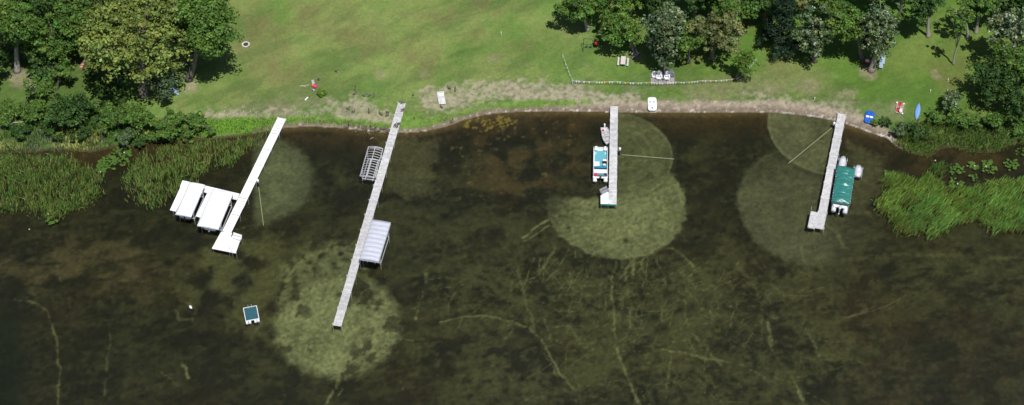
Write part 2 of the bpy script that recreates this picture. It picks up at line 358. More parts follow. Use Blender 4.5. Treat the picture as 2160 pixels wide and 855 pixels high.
TR = [([(30,632),(75,638),(100,665),(118,705),(124,780),(122,860)],.22,.5),([(232,705),(228,760),(220,835)],.2,.3),([(384,765),(392,775),(398,797)],.3,.7),([(340,782),(365,805),(392,838)],.12,.5),
 ([(120,560),(130,600),(150,650)],.3,.15),([(1300,548),(1288,590),(1292,650),(1298,720),(1318,790),(1352,860)],.3,.6),([(1305,548),(1322,590),(1330,640),(1332,690)],.25,.3),([(1340,545),(1337,580)],.25,.5),([(1356,545),(1358,575)],.2,.5),([(1300,600),(1320,570),(1330,560)],.2,.3),
 ([(1158,462),(1130,480),(1105,500)],.28,.7),([(1158,475),(1130,495),(1103,510)],.2,.5),([(1172,522),(1150,560),(1128,585),(1090,600)],.25,.4),([(1200,527),(1175,570),(1150,595)],.2,.4),([(1212,528),(1208,600)],.2,.4),([(1222,540),(1240,588)],.2,.4),
 ([(1118,690),(1150,730),(1185,790),(1222,838)],.3,.55),([(1090,560),(1108,620),(1130,700)],.3,.25),([(1418,522),(1440,540),(1462,562)],.25,.5),([(1400,735),(1490,755),(1560,770),(1620,800)],.25,.5),([(1460,705),(1490,735),(1525,775)],.3,.4),
 ([(890,618),(882,650),(876,675)],.22,.7),([(878,618),(874,650),(880,680)],.2,.5),([(900,575),(898,600)],.4,.4),([(715,800),(700,830),(682,865)],.35,.8),([(726,800),(714,835)],.25,.5),([(840,715),(872,718)],.25,.4),
 ([(930,680),(980,667),(1030,665),(1080,680),(1110,690)],.22,.5),([(1080,700),(1063,715)],.3,.3),([(1662,785),(1680,815),(1700,860)],.25,.6),([(1700,695),(1720,735),(1730,760)],.3,.4),([(1620,680),(1628,740)],.4,.5),([(1735,470),(1770,490),(1780,520)],.5,.25),
 ([(1690,520),(1700,560)],.3,.3),([(1560,560),(1600,620),(1610,700)],.5,.15),([(420,540),(470,490),(560,470)],.3,.15),([(1130,830),(1100,850),(1070,870)],.2,.3),([(1420,740),(1405,820)],.25,.3),([(1620,790),(1700,830),(1760,860)],.15,.35),
 ([(1780,548),(1920,536),(2160,545)],.6,.15),([(560,660),(540,700)],.3,.2),([(600,700),(590,640),(610,580),(650,540),(710,522)],.5,.6),([(372,655),(380,675),(405,676),(412,655),(400,640)],.3,.35),([(480,560),(560,520)],.2,.15)]
rr = rs(5)
for i in range(420):
    a = rr.normal(1340, 190); b = 560+abs(rr.normal(0, 150)); an = rr.uniform(0, 3.14); ln = rr.uniform(15, 75)
    TR.append(([(a, b), (a+math.cos(an)*ln*.5+rr.uniform(-5,5), b+math.sin(an)*ln*.4), (a+math.cos(an)*ln, b+math.sin(an)*ln*.8)], rr.uniform(.06,.13), rr.uniform(.1,.36)))
for i in range(60):
    cx_, cy_ = ((rr.uniform(1180,1420), rr.uniform(420,520)) if i % 2 else (rr.uniform(1640,1800), rr.uniform(440,560))); rad_ = rr.uniform(60,260); a0 = rr.uniform(.5,2.4); a1 = a0+rr.uniform(.15,.5)
    TR.append(([(cx_+rad_*1.2*math.cos(q), cy_+rad_*math.sin(q)) for q in np.linspace(a0,a1,5)], rr.uniform(.08,.16), rr.uniform(.12,.32)))
for i in range(16):
    a = rr.uniform(1120, 1420); an = rr.uniform(.9, 2.3); b = 545; ln = rr.uniform(25, 75)
    TR.append(([(a, b), (a+math.cos(an)*ln, b+math.sin(an)*ln)], rr.uniform(.12,.25), rr.uniform(.2,.4)))
for pts, w, a in TR:
    P = P2(pts); x0, y0 = P.min(0)-2; x1, y1 = P.max(0)+2
    idx = np.where((X > x0) & (X < x1) & (Y > y0) & (Y < y1))[0]
    if not len(idx): continue
    wx = X[idx]+(n3[idx]-.5)*.5+(n2[idx]-.5)*.8; wy = Y[idx]+(n6[idx]-.5)*.4+(n2[idx]-.5)*.8
    mm = sstep(w*1.15, w*.1, segdist(wx, wy, P))*a*sstep(.25,.62,n5[idx]*.4+n2[idx]*.6)*1.0
    bed[idx] = mix(bed[idx], C(.18,.18,.085), np.clip(mm*1.25, 0, .9))
for px, py, r in ((1722,570,.45),(1690,565,.25),(1320,508,.5),(1200,480,.35),(1090,760,.8),(560,795,.5)):
    bed = mix(bed, DK*.8, blob(px, py, r, .3, .3)*.75)
bed = bed*np.clip(.55+.9*(ns*.22+n2*.3+n6*.24+n5*.24),.3,1.9)[:, None]*(.76+.48*n5)[:, None]*(.92+.16*hf)[:, None]
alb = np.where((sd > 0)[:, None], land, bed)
nx, ny = len(gx), len(gy)
ii = (np.arange(ny-1)[:, None]*nx+np.arange(nx-1)[None, :]).ravel()
Q = np.stack([ii, ii+1, ii+1+nx, ii+nx], 1)
GMAT = mat('ground and lake bed', (1,1,1), .95, nscale=2.2, namt=.30, bump=.35, spec=.1)
gnt = GMAT.node_tree
for n in gnt.nodes:
    if n.type == 'TEX_NOISE': n.inputs['Detail'].default_value = 9; n.inputs['Roughness'].default_value = .75
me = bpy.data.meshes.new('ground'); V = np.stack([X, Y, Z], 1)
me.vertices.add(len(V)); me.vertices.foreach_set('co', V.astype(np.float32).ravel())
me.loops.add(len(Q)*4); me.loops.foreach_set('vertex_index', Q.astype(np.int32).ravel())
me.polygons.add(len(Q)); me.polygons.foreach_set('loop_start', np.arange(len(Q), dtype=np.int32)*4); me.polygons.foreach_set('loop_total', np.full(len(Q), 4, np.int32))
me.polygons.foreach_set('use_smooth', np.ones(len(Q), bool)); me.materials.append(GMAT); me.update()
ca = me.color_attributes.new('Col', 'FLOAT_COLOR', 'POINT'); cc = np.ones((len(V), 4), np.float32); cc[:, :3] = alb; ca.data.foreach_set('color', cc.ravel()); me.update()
go = bpy.data.objects.new('ground', me); COL.objects.link(go)
tag(go, 'mown lawn, narrow sandy beach and the weedy lake bed with cleared round patches', None, None, 'structure')

# ------------------------------------------------------------------ water
wm = bpy.data.materials.new('lake water'); wm.use_nodes = True; N = wm.node_tree.nodes; L = wm.node_tree.links; N.clear()
o_ = N.new('ShaderNodeOutputMaterial'); tr = N.new('ShaderNodeBsdfTransparent'); gl = N.new('ShaderNodeBsdfGlossy'); mx = N.new('ShaderNodeMixShader'); fr = N.new('ShaderNodeFresnel')
tr.inputs[0].default_value = (.80,.845,.735,1); gl.inputs['Roughness'].default_value = .12; gl.inputs[0].default_value = (1,1,1,1); fr.inputs[0].default_value = 1.33
tc = N.new('ShaderNodeTexCoord'); mp = N.new('ShaderNodeMapping'); mp.inputs['Scale'].default_value = (1,2.6,1); mp.inputs['Rotation'].default_value = (0,0,R(14))
nz = N.new('ShaderNodeTexNoise'); nz.inputs['Scale'].default_value = 1.6; nz.inputs['Detail'].default_value = 6; nz.inputs['Roughness'].default_value = .7
bu = N.new('ShaderNodeBump'); bu.inputs['Strength'].default_value = .8; bu.inputs['Distance'].default_value = .16
L.new(tc.outputs['Object'], mp.inputs[0]); L.new(mp.outputs[0], nz.inputs['Vector']); L.new(nz.outputs['Fac'], bu.inputs['Height'])
L.new(bu.outputs[0], gl.inputs['Normal']); L.new(bu.outputs[0], fr.inputs['Normal']); L.new(fr.outputs[0], mx.inputs[0]); L.new(tr.outputs[0], mx.inputs[1]); L.new(gl.outputs[0], mx.inputs[2]); L.new(mx.outputs[0], o_.inputs[0])
w = MB(); w.add([(-4000,-4000,0),(4000,-4000,0),(4000,60,0),(-4000,60,0)], [(0,1,2,3)]); wo = w.build('water', wm); tag(wo, 'clear dark brown lake water', None, None, 'structure')

# ------------------------------------------------------------------ docks
DZ = .62
def plank_run(mb, y0, y1, x0, x1, z, seed, pitch=.15, light=1.0, amp=.3):
    rr = rs(seed); n = max(1, int(round((y1-y0)/pitch))); p = (y1-y0)/n
    for i in range(n):
        c = light*(1-amp/2+amp*rr.rand()); mb.col = (c, c*(1-.02*rr.rand()), c*(1-.03*rr.rand()))
        mb.box(((x0+x1)/2, y0+p*(i+.5), z), (x1-x0, p*.9, .04))
    mb.col = (1,1,1)
def posts(root, W, ys, m, top=.35, r=.04, cap=None, x0=None):
    for y in ys:
        for s in (-1, 1):
            b = MB(); b.tube((s*(W/2+.06), y, -1.6), (s*(W/2+.06), y, top+DZ-.62), r, n=8); 
            if cap: b.col = (1.5,1.5,1.5); b.ball((s*(W/2+.06), y, top+DZ-.60), .07, 8, 5)
            b.build('post', m, root)
def dock(name, label, tl, tr, br, bl, m, nsec, seed, light=1.0, amp=.3, railm=None, top=.62, caps=True, pm=ALU, pitch=.15):
    c, a, W, Ln = quadframe(tl, tr, br, bl, DZ)
    root = thing(name, label, 'dock', (c.x, c.y, 0), a)
    sl = Ln/nsec; rr = rs(seed)
    for i in range(nsec):
        b = MB(); y0 = -Ln/2+i*sl+.015; y1 = y0+sl-.03
        plank_run(b, y0+.02, y1-.02, -W/2+.06, W/2-.06, DZ-.02, seed+i, pitch, light*(.92+.16*rr.rand()), amp)
        b.col = (light*1.12,)*3
        for s in (-1, 1): b.box((s*(W/2-.03), (y0+y1)/2, DZ-.06), (.06, y1-y0, .16))
        for y in (y0+.04, y1-.04): b.box((0, y, DZ-.1), (W-.12, .08, .1))
        o = b.build('deck_section', m, root)
    posts(root, W, [-Ln/2+sl*(i+ .03) for i in range(nsec)]+[Ln/2-.2], pm, top=DZ+.22 if caps else DZ-.05, cap=caps)
    return root, c, a, W, Ln
# A white dock
rA, cA, aA, WA, LA = dock('dock', 'bright white dock at the far left with side walkway and two finger piers', (588,248),(602,250),(489.5,491),(467,488), WHITE_DECK, 7, 11, 1.0, .04, caps=False, pitch=.6)
def padpoly(root, rc, ra, name, px, m, z=DZ, th=.16, seed=3, inset=True):
    P = [tolocal(G(a, b, z), (rc.x, rc.y, 0), ra) for a, b in px]
    b = MB(); b.prism([(p.x, p.y) for p in P], z-th, z-.002); o = b.build(name, m, root); return P
def addposts(root, P, m, top):
    for p in P:
        b = MB(); b.tube((p.x, p.y, -1.6), (p.x, p.y, top), .04); b.build('post', m, root)
P = padpoly(rA, cA, aA, 'end_platform', [(466.5,489),(490,492),(486,499),(507.5,504),(497,534),(447,524)][::-1], WHITE_DECK)
addposts(rA, [P[0]*.98, P[1]*.98, P[2]*.97], ALU, DZ-.05)
P = padpoly(rA, cA, aA, 'side_walkway', [(385,380.5),(505.5,409),(500,421.5),(379.5,393.5)][::-1], WHITE_DECK, z=DZ-.01)
P = padpoly(rA, cA, aA, 'finger_pier', [(381,394),(396,397.5),(371,446),(358.5,443)][::-1], WHITE_DECK, z=DZ-.012)
addposts(rA, [(P[0]+P[1])/2], ALU, DZ-.1)
P = padpoly(rA, cA, aA, 'finger_pier', [(437,407.5),(453,411),(427,459.5),(413.5,456)][::-1], WHITE_DECK, z=DZ-.012)
addposts(rA, [(P[0]+P[1])/2], ALU, DZ-.1)
lad = MB()
for px, py in ((484,529.5),(490,531)):
    q = tolocal(G(px, py, DZ), (cA.x, cA.y, 0), aA); lad.tube((q.x, q.y-.12, -.7), (q.x, q.y-.12, DZ+.75), .025); lad.tube((q.x, q.y-.12, DZ+.75), (q.x, q.y+.35, DZ+.65), .025); lad.tube((q.x, q.y+.35, DZ+.65), (q.x, q.y+.35, DZ), .025)
    last = q
lad.build('ladder', ALU, rA)
# seams on white dock
for i in range(1, 7):
    y = -LA/2+i*LA/7; b = MB(); b.box((0, y, DZ+.004), (WA, .06, .012)); b.build('seam', mat('grey seam', (.25,.26,.3)), rA)
def bench(label, c, rz, m, w=1.5, group=None):
    t = thing('bench', label, 'bench', c, rz, group)
    b = MB()
    for k in range(4): b.box((0, -.18+.12*k, .42), (w, .1, .035))
    b.build('seat', m, t)
    b = MB()
    for k in range(4): b.box((0, .30+.035*k, .56+.11*k), (w, .03, .1), rx=R(-15))
    b.build('backrest', m, t)
    for s in (-1, 1):
        b = MB(); b.box((s*(w/2-.06), -.18, .2), (.06,.06,.4)); b.box((s*(w/2-.06), .24, .2), (.06,.06,.4)); b.box((s*(w/2-.06), 0, .62), (.07,.55,.04)); b.box((s*(w/2-.06), -.22, .5), (.05,.05,.22)); b.box((s*(w/2-.06), .33, .6), (.05,.05,.75), rx=R(-15)); b.build('side_frame', m, t)
    return t
p = G(499.5,502,DZ+.4); bench('white bench with backrest on the end platform of the white dock', (p.x, p.y, DZ), aA-R(6), WHITE_DECK, 1.45)
# B long grey dock
rB, cB, aB, WB, LB = dock('dock', 'long straight weathered grey plank dock with capped side posts, longest of the docks', (840,217.5),(856,218),(720,687.5),(702,686.5), GREY_WOOD, 15, 40, 1.25, .25, pitch=.15)
# C dock
rC, cC, aC, WC, LC = dock('dock', 'straight grey plank dock with pontoon boat tied alongside and teal edged end platform', (1287.5,224),(1303.5,224),(1300.5,431),(1284,431), PALE_WOOD, 7, 70, 1.05, .18, caps=False, pitch=.28)
b = MB(); q = [tolocal(G(a, c_, DZ), (cC.x, cC.y, 0), aC) for a, c_ in ((1267,430),(1283.6,430),(1283.8,397),(1267,413))]
b.prism([(p.x, p.y) for p in q], DZ-.16, DZ-.004); b.build('end_platform', WHITE_DECK, rC)
b = MB(); b.box(((q[0].x+WC/2)/2, q[0].y-.1, DZ-.12), (WC/2-q[0].x+.05, .08, .26)); b.build('edge_trim', mat('teal vinyl', (.02,.22,.22), .5), rC)
addposts(rC, [q[0]+Vector((.1,.1,0)), q[3]+Vector((.1,-.1,0))], ALU, DZ-.05)
p = G(1275,405,DZ+.3); bench('grey slatted bench turned at an angle beside the end of the middle dock', (p.x, p.y, DZ), R(35)+aC, mat('grey bench slats', (.30,.30,.33)), 1.35)
# D dock
rD, cD, aD, WD, LD = dock('dock', 'grey plank dock at right with square end platform and a green canopied boat alongside', (1768,239.5),(1784.5,240.5),(1737.5,483.5),(1719,481), GREY_WOOD, 8, 90, 1.3, .16, top=.6, caps=True, pitch=.2)
q = [tolocal(G(a, c_, DZ), (cD.x, cD.y, 0), aD) for a, c_ in ((1710.5,445.5),(1727,448),(1720.5,481.5),(1705,479.5))]
b = MB(); x0 = (q[0].x+q[3].x)/2; x1 = -WD/2-.01; plank_run(b, q[3].y, q[0].y, x0, x1, DZ-.02, 5, .2, 1.3, .15); b.box(((x0+x1)/2, q[3].y-.03, DZ-.08), (x1-x0, .06, .16)); b.box((x0-.03, (q[0].y+q[3].y)/2, DZ-.08), (.06, q[0].y-q[3].y, .16)); b.build('end_platform', GREY_WOOD, rD)
addposts(rD, [q[3], q[0]], DARK, DZ+.1)
b = MB(); b.tube((q[0].x, q[0].y+.1, DZ), (q[0].x, q[0].y+.1, DZ+1.0), .03); b.build('railing_post', ALU, rD)

# ------------------------------------------------------------------ boat lifts
def canopy_mb(W, L, z, rise, skirt, nrib=0, sag=.06, endslope=.6, th=.03, gable=False, seed=0, wr=0):
    rr = rs(seed); st = []
    n = 60; mb = MB(); rings = []
    xs = np.linspace(-1, 1, 15)
    for k in range(n+1):
        t = k/n; y = -L/2+L*t; e = min(t, 1-t)*L
        ef = min(1, .35+.65*(e/endslope)) if endslope > 0 else 1
        ribs = abs(math.sin(math.pi*nrib*t)) if nrib else 0
        top = []
        for x in xs:
            prof = (1-abs(x)**1.5) if gable else (1-abs(x)**2.4)
            zz = z+rise*prof*ef-(sag*(1-ribs)*(1-.5*abs(x)) if nrib else 0)+(rr.rand()-.5)*.012
            if wr: zz += wr*(abs(float(vnoise(np.array([y*2.6+x*.6]),np.array([x*1.1+seed]),2)[0])-.5)*2-.5)*(1.1-abs(x)**4)
            top.append((x*W/2*(.985+.03*(ribs if nrib else 0)), y, zz))
        sk = skirt*(1 if e > .3 else 1)
        ring = [(-W/2-.02, y, z-sk)]+top+[(W/2+.02, y, z-sk)]
        ring += [(W/2-.02, y, z-sk)]+[(p[0]*.98, p[1], p[2]-th-.01) for p in top[::-1]]+[(-W/2+.02, y, z-sk)]
        rings.append(ring)
    mb.loft(rings, caps=True); return mb
def end_flap(mb, W, L, z, rise, skirt, y):
    n = 12; pts = [(-W/2+W*i/n, z+rise*.35*(1-abs(-1+2*i/n)**2)-.01) for i in range(n+1)]
    vs = [(x, y, zz) for x, zz in pts]+[(x, y, z-skirt*.7) for x, zz in pts]+[(x, y+.02, zz) for x, zz in pts]+[(x, y+.02, z-skirt*.7) for x, zz in pts]
    m = n+1; fs = []
    for i in range(n): fs += [(i, i+1, m+i+1, m+i), (2*m+i, 3*m+i, 3*m+i+1, 2*m+i+1)]
    mb.add(vs, fs)
def lift(label, quad, z, m, rise, skirt, nrib, gable=False, group=None, frame=ALU, uncovered=False, seed=0, endslope=.6, sag=.06, wr=0):
    c, a, W, Ln = quadframe(*quad, z)
    t = thing('boat_lift', label, 'boat lift', (c.x, c.y, 0), a, group)
    if not uncovered:
        mb = canopy_mb(W, Ln, z, rise, skirt, nrib, gable=gable, seed=seed, endslope=endslope, sag=sag, wr=wr)
        cn = mb.build('canopy', m, t, smooth=True)
        if nrib == 0:
            for xx in (-W*.42, W*.42):
                sm = MB(); sm.path([(xx, yy, z+rise*(1-.84**(1.5 if gable else 2.4))*min(1,.35+.65*((Ln/2-abs(yy))/endslope))+.012) for yy in np.linspace(-Ln/2+.05, Ln/2-.05, 24)], [.022]*24, 5); sm.build('seam', mat('canvas seam', (.45,.46,.5)), cn)
        for y_ in (-Ln/2-.03, Ln/2+.012): f = MB(); end_flap(f, W, Ln, z, rise, skirt, y_); f.build('canopy_end', m, cn)
    else:
        for k in range(13):
            b = MB(); y = -Ln/2+Ln*k/12; pts = [(W/2*x, y, z+rise*(1-x*x)) for x in np.linspace(-1, 1, 11)]; b.path(pts, [.035]*11, 6); b.build('roof_hoop', frame, t)
        b = MB(); b.box((0, 0, z+rise+.02), (.1, Ln, .06)); b.build('ridge_tube', frame, t)
        for s in (-1, 1):
            b = MB(); b.box((0, s*Ln/2, z+.03), (W, .1, .1)); b.build('end_beam', frame, t)
    for s in (-1, 1):
        b = MB(); b.box((s*(W/2-.06), 0, z-.06), (.1, Ln-.1, .1)); b.build('side_rail', frame, t)
        b = MB(); b.box((s*.6, -.3, .75), (.14, Ln*.72, .14)); b.build('bunk', frame, t)
        for y in (-Ln*.34, Ln*.34):
            b = MB(); b.tube((s*(W/2-.1), y, -1.4), (s*(W/2-.1), y, z-.1), .06); b.tube((s*(W/2-.1), y, z-1.0), (s*(W/2-.1), y+(.9 if y < 0 else -.9), z-.1), .03); b.build('post', frame, t)
        b = MB(); b.box((s*(W/2-.1), 0, .35), (.08, Ln*.68, .12)); b.build('lower_beam', frame, t)
    for y in (-Ln*.34, Ln*.34):
        b = MB(); b.box((0, y, .55), (W-.24, .12, .12)); b.build('cross_beam', frame, t)
    return t, c, a, W, Ln
GW = 'white canopied boat lifts beside the white dock'
L1 = lift('smaller outer white canopy boat lift at the end of the white side walkway', ((400.5,383),(431,392),(403,459),(370,450)), 2.3, WHITE_CANVAS, .35, .25, 0, group=None, seed=1)
L2 = lift('larger inner white canopy boat lift next to the white dock', ((447,398),(493,409),(458,485),(418,474)), 2.3, WHITE_CANVAS, .42, .25, 0, gable=True, seed=2)
L3 = lift('boat lift with ribbed pale grey canvas canopy beside the long grey dock', ((784.5,464),(824,469),(799,552),(758,545)), 2.5, GREY_CANVAS, .26, .55, 9, seed=3, endslope=.3, sag=.17, wr=.04)
L4 = lift('uncovered boat lift of bare metal hoops beside the long grey dock', ((776.5,309),(808,315.5),(791,376),(759,371)), 2.3, None, .32, 0, 0, uncovered=True)
L5 = lift('boat lift with wrinkled green tarp canopy beside the right dock', ((1766,351),(1804.5,355),(1793.5,431),(1754,424)), 2.1, GREEN_CANVAS, .35, .4, 13, seed=5, endslope=.5, sag=.07, wr=.24)

# ------------------------------------------------------------------ boats
def hull_mb(L, W, H, taper=.55, th=.05, floor=.25, flat=.75, bowmin=.06):
    mb = MB(); rings = []
    for t in np.linspace(0, 1, 15):
        w_ = W/2*(1-(max(0, t-(1-taper))/taper)**2.3*(1-bowmin)); y = L/2-L*t
        zk = H*.35*max(0, (t-.7)/.3)**1.5; zt = H*(1+.18*t*t)
        i_ = max(.01, w_-th); fl = max(zk+.04, H*floor)
        rings.append([(-w_, y, zt), (-w_*.95, y, zk+(zt-zk)*.4), (-w_*flat, y, zk+.02), (0, y, zk-.02), (w_*flat, y, zk+.02), (w_*.95, y, zk+(zt-zk)*.4), (w_, y, zt), (i_, y, zt), (i_*.92, y, fl+.02), (0, y, fl), (-i_*.92, y, fl+.02), (-i_, y, zt)])
    mb.loft(rings); 
    mb.box((0, L/2-.03, H*.55), (W*.9, .06, H*.8)); return mb
def outboard(parent, y, z, col=WHITEP, s=1.0, x=0, out=1):
    b = MB(); b.ball((x, y+.2*s*out, z+.35*s), (.17*s, .27*s, .2*s), 10, 6); b.box((x, y+.22*s*out, z-.1*s), (.12*s, .16*s, .7*s)); b.ball((x, y+.26*s*out, z-.5*s), (.07*s, .22*s, .07*s), 8, 5); b.box((x, y+.02*out, z), (.22*s, .12*s, .25*s))
    return b.build('outboard_motor', col, parent, True)
# aluminium fishing boat: stern up-image
st = G(1275.5,269,.35); bw_ = G(1281.5,306,.5); d = (st-bw_); a = math.atan2(-d.x, d.y); c = (st+bw_)/2
fb = thing('fishing_boat', 'small open aluminium fishing boat moored bow down on the left of the middle dock', 'boat', (c.x, c.y, 0), a)
hb = hull_mb(d.length*1.0, 1.35, .45, .6); 
for v in range(len(hb.v)): hb.v[v] = (hb.v[v][0], hb.v[v][1], hb.v[v][2]-.05)
hb.build('hull', ALU, fb)
for y in (1.0, .1, -.8):
    b = MB(); b.box((0, y, .33), (1.15-.12*(y < 0), .28, .06)); b.build('bench_seat', ALU, fb)
b = MB(); b.box((-.35, 1.35, .4), (.3,.25,.2)); b.build('fuel_can', REDP, fb)
for x, y in ((.05,.7),(.15,-.35)):
    b = MB(); b.box((x, y, .22), (.5,.35,.12), rz=.3); b.build('cushion', mat('beige pad', (.55,.50,.38)), fb)
outboard(fb, d.length/2, .5, WHITEP, .9)
for i, (px, py) in enumerate(((1285.5,267.5),(1284.5,306))):
    p = G(px, py, .5); t = MB()
    n = 14
    rings = []
    for k in range(n+1):
        an = 2*math.pi*k/n; ctr = Vector((math.cos(an)*.24, math.sin(an)*.24, 0)); e = ctr.normalized()
        rings.append([ctr+e*(.1*math.cos(2*math.pi*j/8))+Vector((0,0,.1*math.sin(2*math.pi*j/8))) for j in range(8)])
    t.loft(rings, False); o = t.build('tyre_fender', DARK, None, True); o.location = (p.x, p.y, .5)
    tag(o, ['black tyre fender between the dock and the stern of the small aluminium boat', 'black tyre fender on the dock at the bow of the small aluminium boat'][i], 'fender')
# pontoon boat
c, a, W, Ln = quadframe((1252,313),(1282,313),(1282,374),(1251,374), .75)
pb = thing('pontoon_boat', 'white railed pontoon boat with turquoise deck moored beside the middle dock', 'boat', (c.x, c.y, 0), a)
for s in (-1, 1):
    b = MB(); b.path([(s*(W/2-.3), y, .1 + (.12 if abs(y-Ln/2) < .05 else 0)) for y in np.linspace(-Ln/2-.35, Ln/2, 8)], [.3,.33,.33,.33,.33,.33,.28,.08], 12); b.build('pontoon', WHITEP, pb, True)
b = MB(); b.box((0, 0, .50), (W, Ln, .1)); b.build('deck_frame', WHITEP, pb)
b = MB(); b.box((0, .5, .56), (W-.35, Ln-1.7, .03)); b.build('deck_carpet', TEALC, pb)
b = MB()
for s in (-1, 1): b.box((s*(W/2-.05), .1, .85), (.07, Ln-.4, .6))
b.box((0, Ln/2-.05, .8), (W-1.3, .06, .5)); b.build('side_fence', WHITEP, pb)
def bucket(x, y, rz=0, s=1.0):
    b = MB(); b.ball((x, y, .95), (.30*s, .28*s, .12), 12, 6); b.ball((x, y+.24*s*math.cos(rz), 1.12), (.28*s, .09, .26), 10, 6); b.tube((x, y, .56), (x, y, .9), .06); return b.build('swivel_seat', WHITEP, pb, True)
bucket(-W/2+.42, Ln/2-.38); bucket(W/2-.42, Ln/2-.38)
for s in (-1, 1):
    b = MB(); b.box((s*(W/2-.40), Ln/2-.95, .6), (.09,.45,.05), rz=s*.15); b.build('pedestal_arm', WHITEP, pb)
b = MB(); b.box((-W/2+.55, -.45, .75), (.85,.95,.38)); b.box((-W/2+.55, -.42, .97), (.8,.12,.1)); b.build('bench_seat', WHITEP, pb)
b = MB(); b.box((W/2-.5, .0, .9), (.55,.45,.68)); b.build('helm_console', BLACKP, pb); b = MB(); b.box((W/2-.5, .02, 1.25), (.58,.35,.04), rx=R(30)); b.build('windscreen', WHITEP, pb); bucket(W/2-.55, -.62, math.pi)
b = MB(); b.path([(-W/2+.1, -1.38, 1.15),(-.4,-1.32,1.2),(.3,-1.4,1.2),(W/2-.1,-1.35,1.15)], [.14,.19,.17,.13], 10); b.build('folded_bimini', mat('blue canvas', (.02,.22,.36), .7, bump=.4), pb, True)
b = MB(); b.box((0, -2.05, .8), (W-.3,.75,.45)); b.build('sun_pad', WHITEP, pb)
b = MB(); b.box((.12, -2.62, .78), (W-1.0,.4,.35)); b.build('motor_cover', mat('grey teal vinyl', (.12,.24,.27)), pb)
b = MB(); b.box((-W/2+.42, -2.62, .83), (.5,.38,.4)); b.build('red_cushion', mat('pinkish red vinyl', (.62,.05,.10)), pb)
b = MB(); b.box((W/2-.38, -2.62, .83), (.4,.38,.4)); b.build('battery_box', mat('navy plastic', (.02,.04,.10)), pb)
outboard(pb, -Ln/2-.02, .6, BLACKP, 1.0, 0, -1)
# boats under the canopies
def runabout(label, L_, off, W=2.1, Lh=5.6, col=WHITEP, mcol=BLACKP, zz=.85, s=1.0):
    t_, c, a, W_, Ln_ = L_; loc = Vector((0, off, 0)); loc.rotate(__import__('mathutils').Euler((0,0,a)))
    t = thing('motor_boat', label, 'boat', (c.x+loc.x, c.y+loc.y, zz), a+math.pi)
    hull_mb(Lh, W, .75, .5, .12, .4).build('hull', col, t)
    b = MB(); b.box((0, -.3, .85), (1.5,.06,.35), rx=R(25)); b.build('windscreen', mat('tinted acrylic', (.05,.07,.08), .1), t)
    for x in (-.45,.45):
        b = MB(); b.box((x, .6, .5), (.5,.5,.35)); b.box((x, .85, .8), (.5,.1,.4)); b.build('seat', WHITEP, t)
    outboard(t, Lh/2, .75, mcol, 1.1*s)
    return t
runabout('white motor boat parked under the smaller outer white canopy', L1, -.1, 1.9, 5.4, mcol=BLACKP)
runabout('white motor boat parked under the larger inner white canopy', L2, -.2, 2.1, 6.0, mcol=SILVER)
# pontoon boat under green canopy
t_, c, a, W, Ln = L5
pg = thing('pontoon_boat', 'silver pontoon boat with outboard showing below the green tarp canopy', 'boat', (c.x, c.y, .55), a)
for s in (-1, 1):
    b = MB(); b.path([(s*(W/2-.55), y, .2) for y in np.linspace(-Ln/2-.85, Ln/2-.6, 8)], [.36,.38,.38,.38,.38,.36,.28,.08], 12); b.build('pontoon', SILVER, pg, True)
b = MB(); b.box((0, -.3, .65), (W-.7, Ln-.6, .12)); b.box((0, -Ln/2-.15, .72), (W-1.0, .5, .08)); b.build('deck', WHITEP, pg)
b = MB()
for s in (-1, 1): b.box((s*(W/2-.38), -.2, 1.0), (.06, Ln-1.4, .6))
b.build('side_fence', ALU, pg)
b = MB(); b.box((.1, -Ln/2-.3, .85), (1.1,.28,.22)); b.build('stern_seat', WHITEP, pg); outboard(pg, -Ln/2-.5, .75, SILVER, 1.5, 0, -1)
# jet skis
def jetski(label, px, py, Lj, Wj, rz):
    p = G(px, py, 1.0); t = thing('jet_ski', label, 'jet ski', (p.x, p.y, .35), rz)
    rings = []; rr = rs(int(px))
    for k in range(13):
        u = k/12; y = -Lj/2+Lj*u; w_ = Wj/2*(math.sin(math.pi*min(.98, max(.03, u*.80+.17)))**.45); h = .42+.42*math.exp(-((u-.58)/.2)**2)+.15*math.exp(-((u-.25)/.15)**2)-.25*max(0, u-.8)/.2
        if k in (0, 12): w_ *= .75; h *= .75
        rings.append([(w_*math.cos(an)*(1+.04*rr.rand()), y, h*(.15+.85*max(0, math.sin(an))**.8)+.03*rr.rand()) for an in np.linspace(0, math.pi, 11)]+[(-w_*.8, y, -.05), (w_*.8, y, -.05)])
    b = MB(); b.loft(rings); b.build('cover', SILVER, t, True)
    b = MB(); hull = hull_mb(Lj, Wj*.98, .3, .45)
    for i, v in enumerate(hull.v): hull.v[i] = (v[0], -v[1], v[2]-.2)
    hull.build('hull', mat('dark grey hull', (.10,.10,.13)), t)
    b = MB()
    for s in (-1, 1): b.tube((s*Wj*.55, .2, .25), (s*Wj*.55, .2, .55), .03); b.ball((s*Wj*.58, .2, .6), .07, 8, 5)
    b.build('mirror', WHITEP, t)
    s_ = thing('watercraft_lift', label.replace('silver covered jet ski', 'low cradle'), 'boat lift', (p.x, p.y, 0), rz)
    for s in (-1, 1):
        for y in (-Lj*.35, Lj*.35):
            b = MB(); b.tube((s*(Wj/2+.08), y, -1.2), (s*(Wj/2+.08), y, .55), .04); b.build('post', ALU, s_)
        b = MB(); b.box((s*(Wj/2+.08), 0, .18), (.06, Lj*.8, .08)); b.build('side_beam', ALU, s_)
jetski('silver covered jet ski between the right dock and the top of the green canopy', 1778, 338.5, 2.9, 1.15, aD)
jetski('silver covered jet ski on the outer right side of the green canopy', 1811, 356, 2.6, 1.2, aD+R(3))

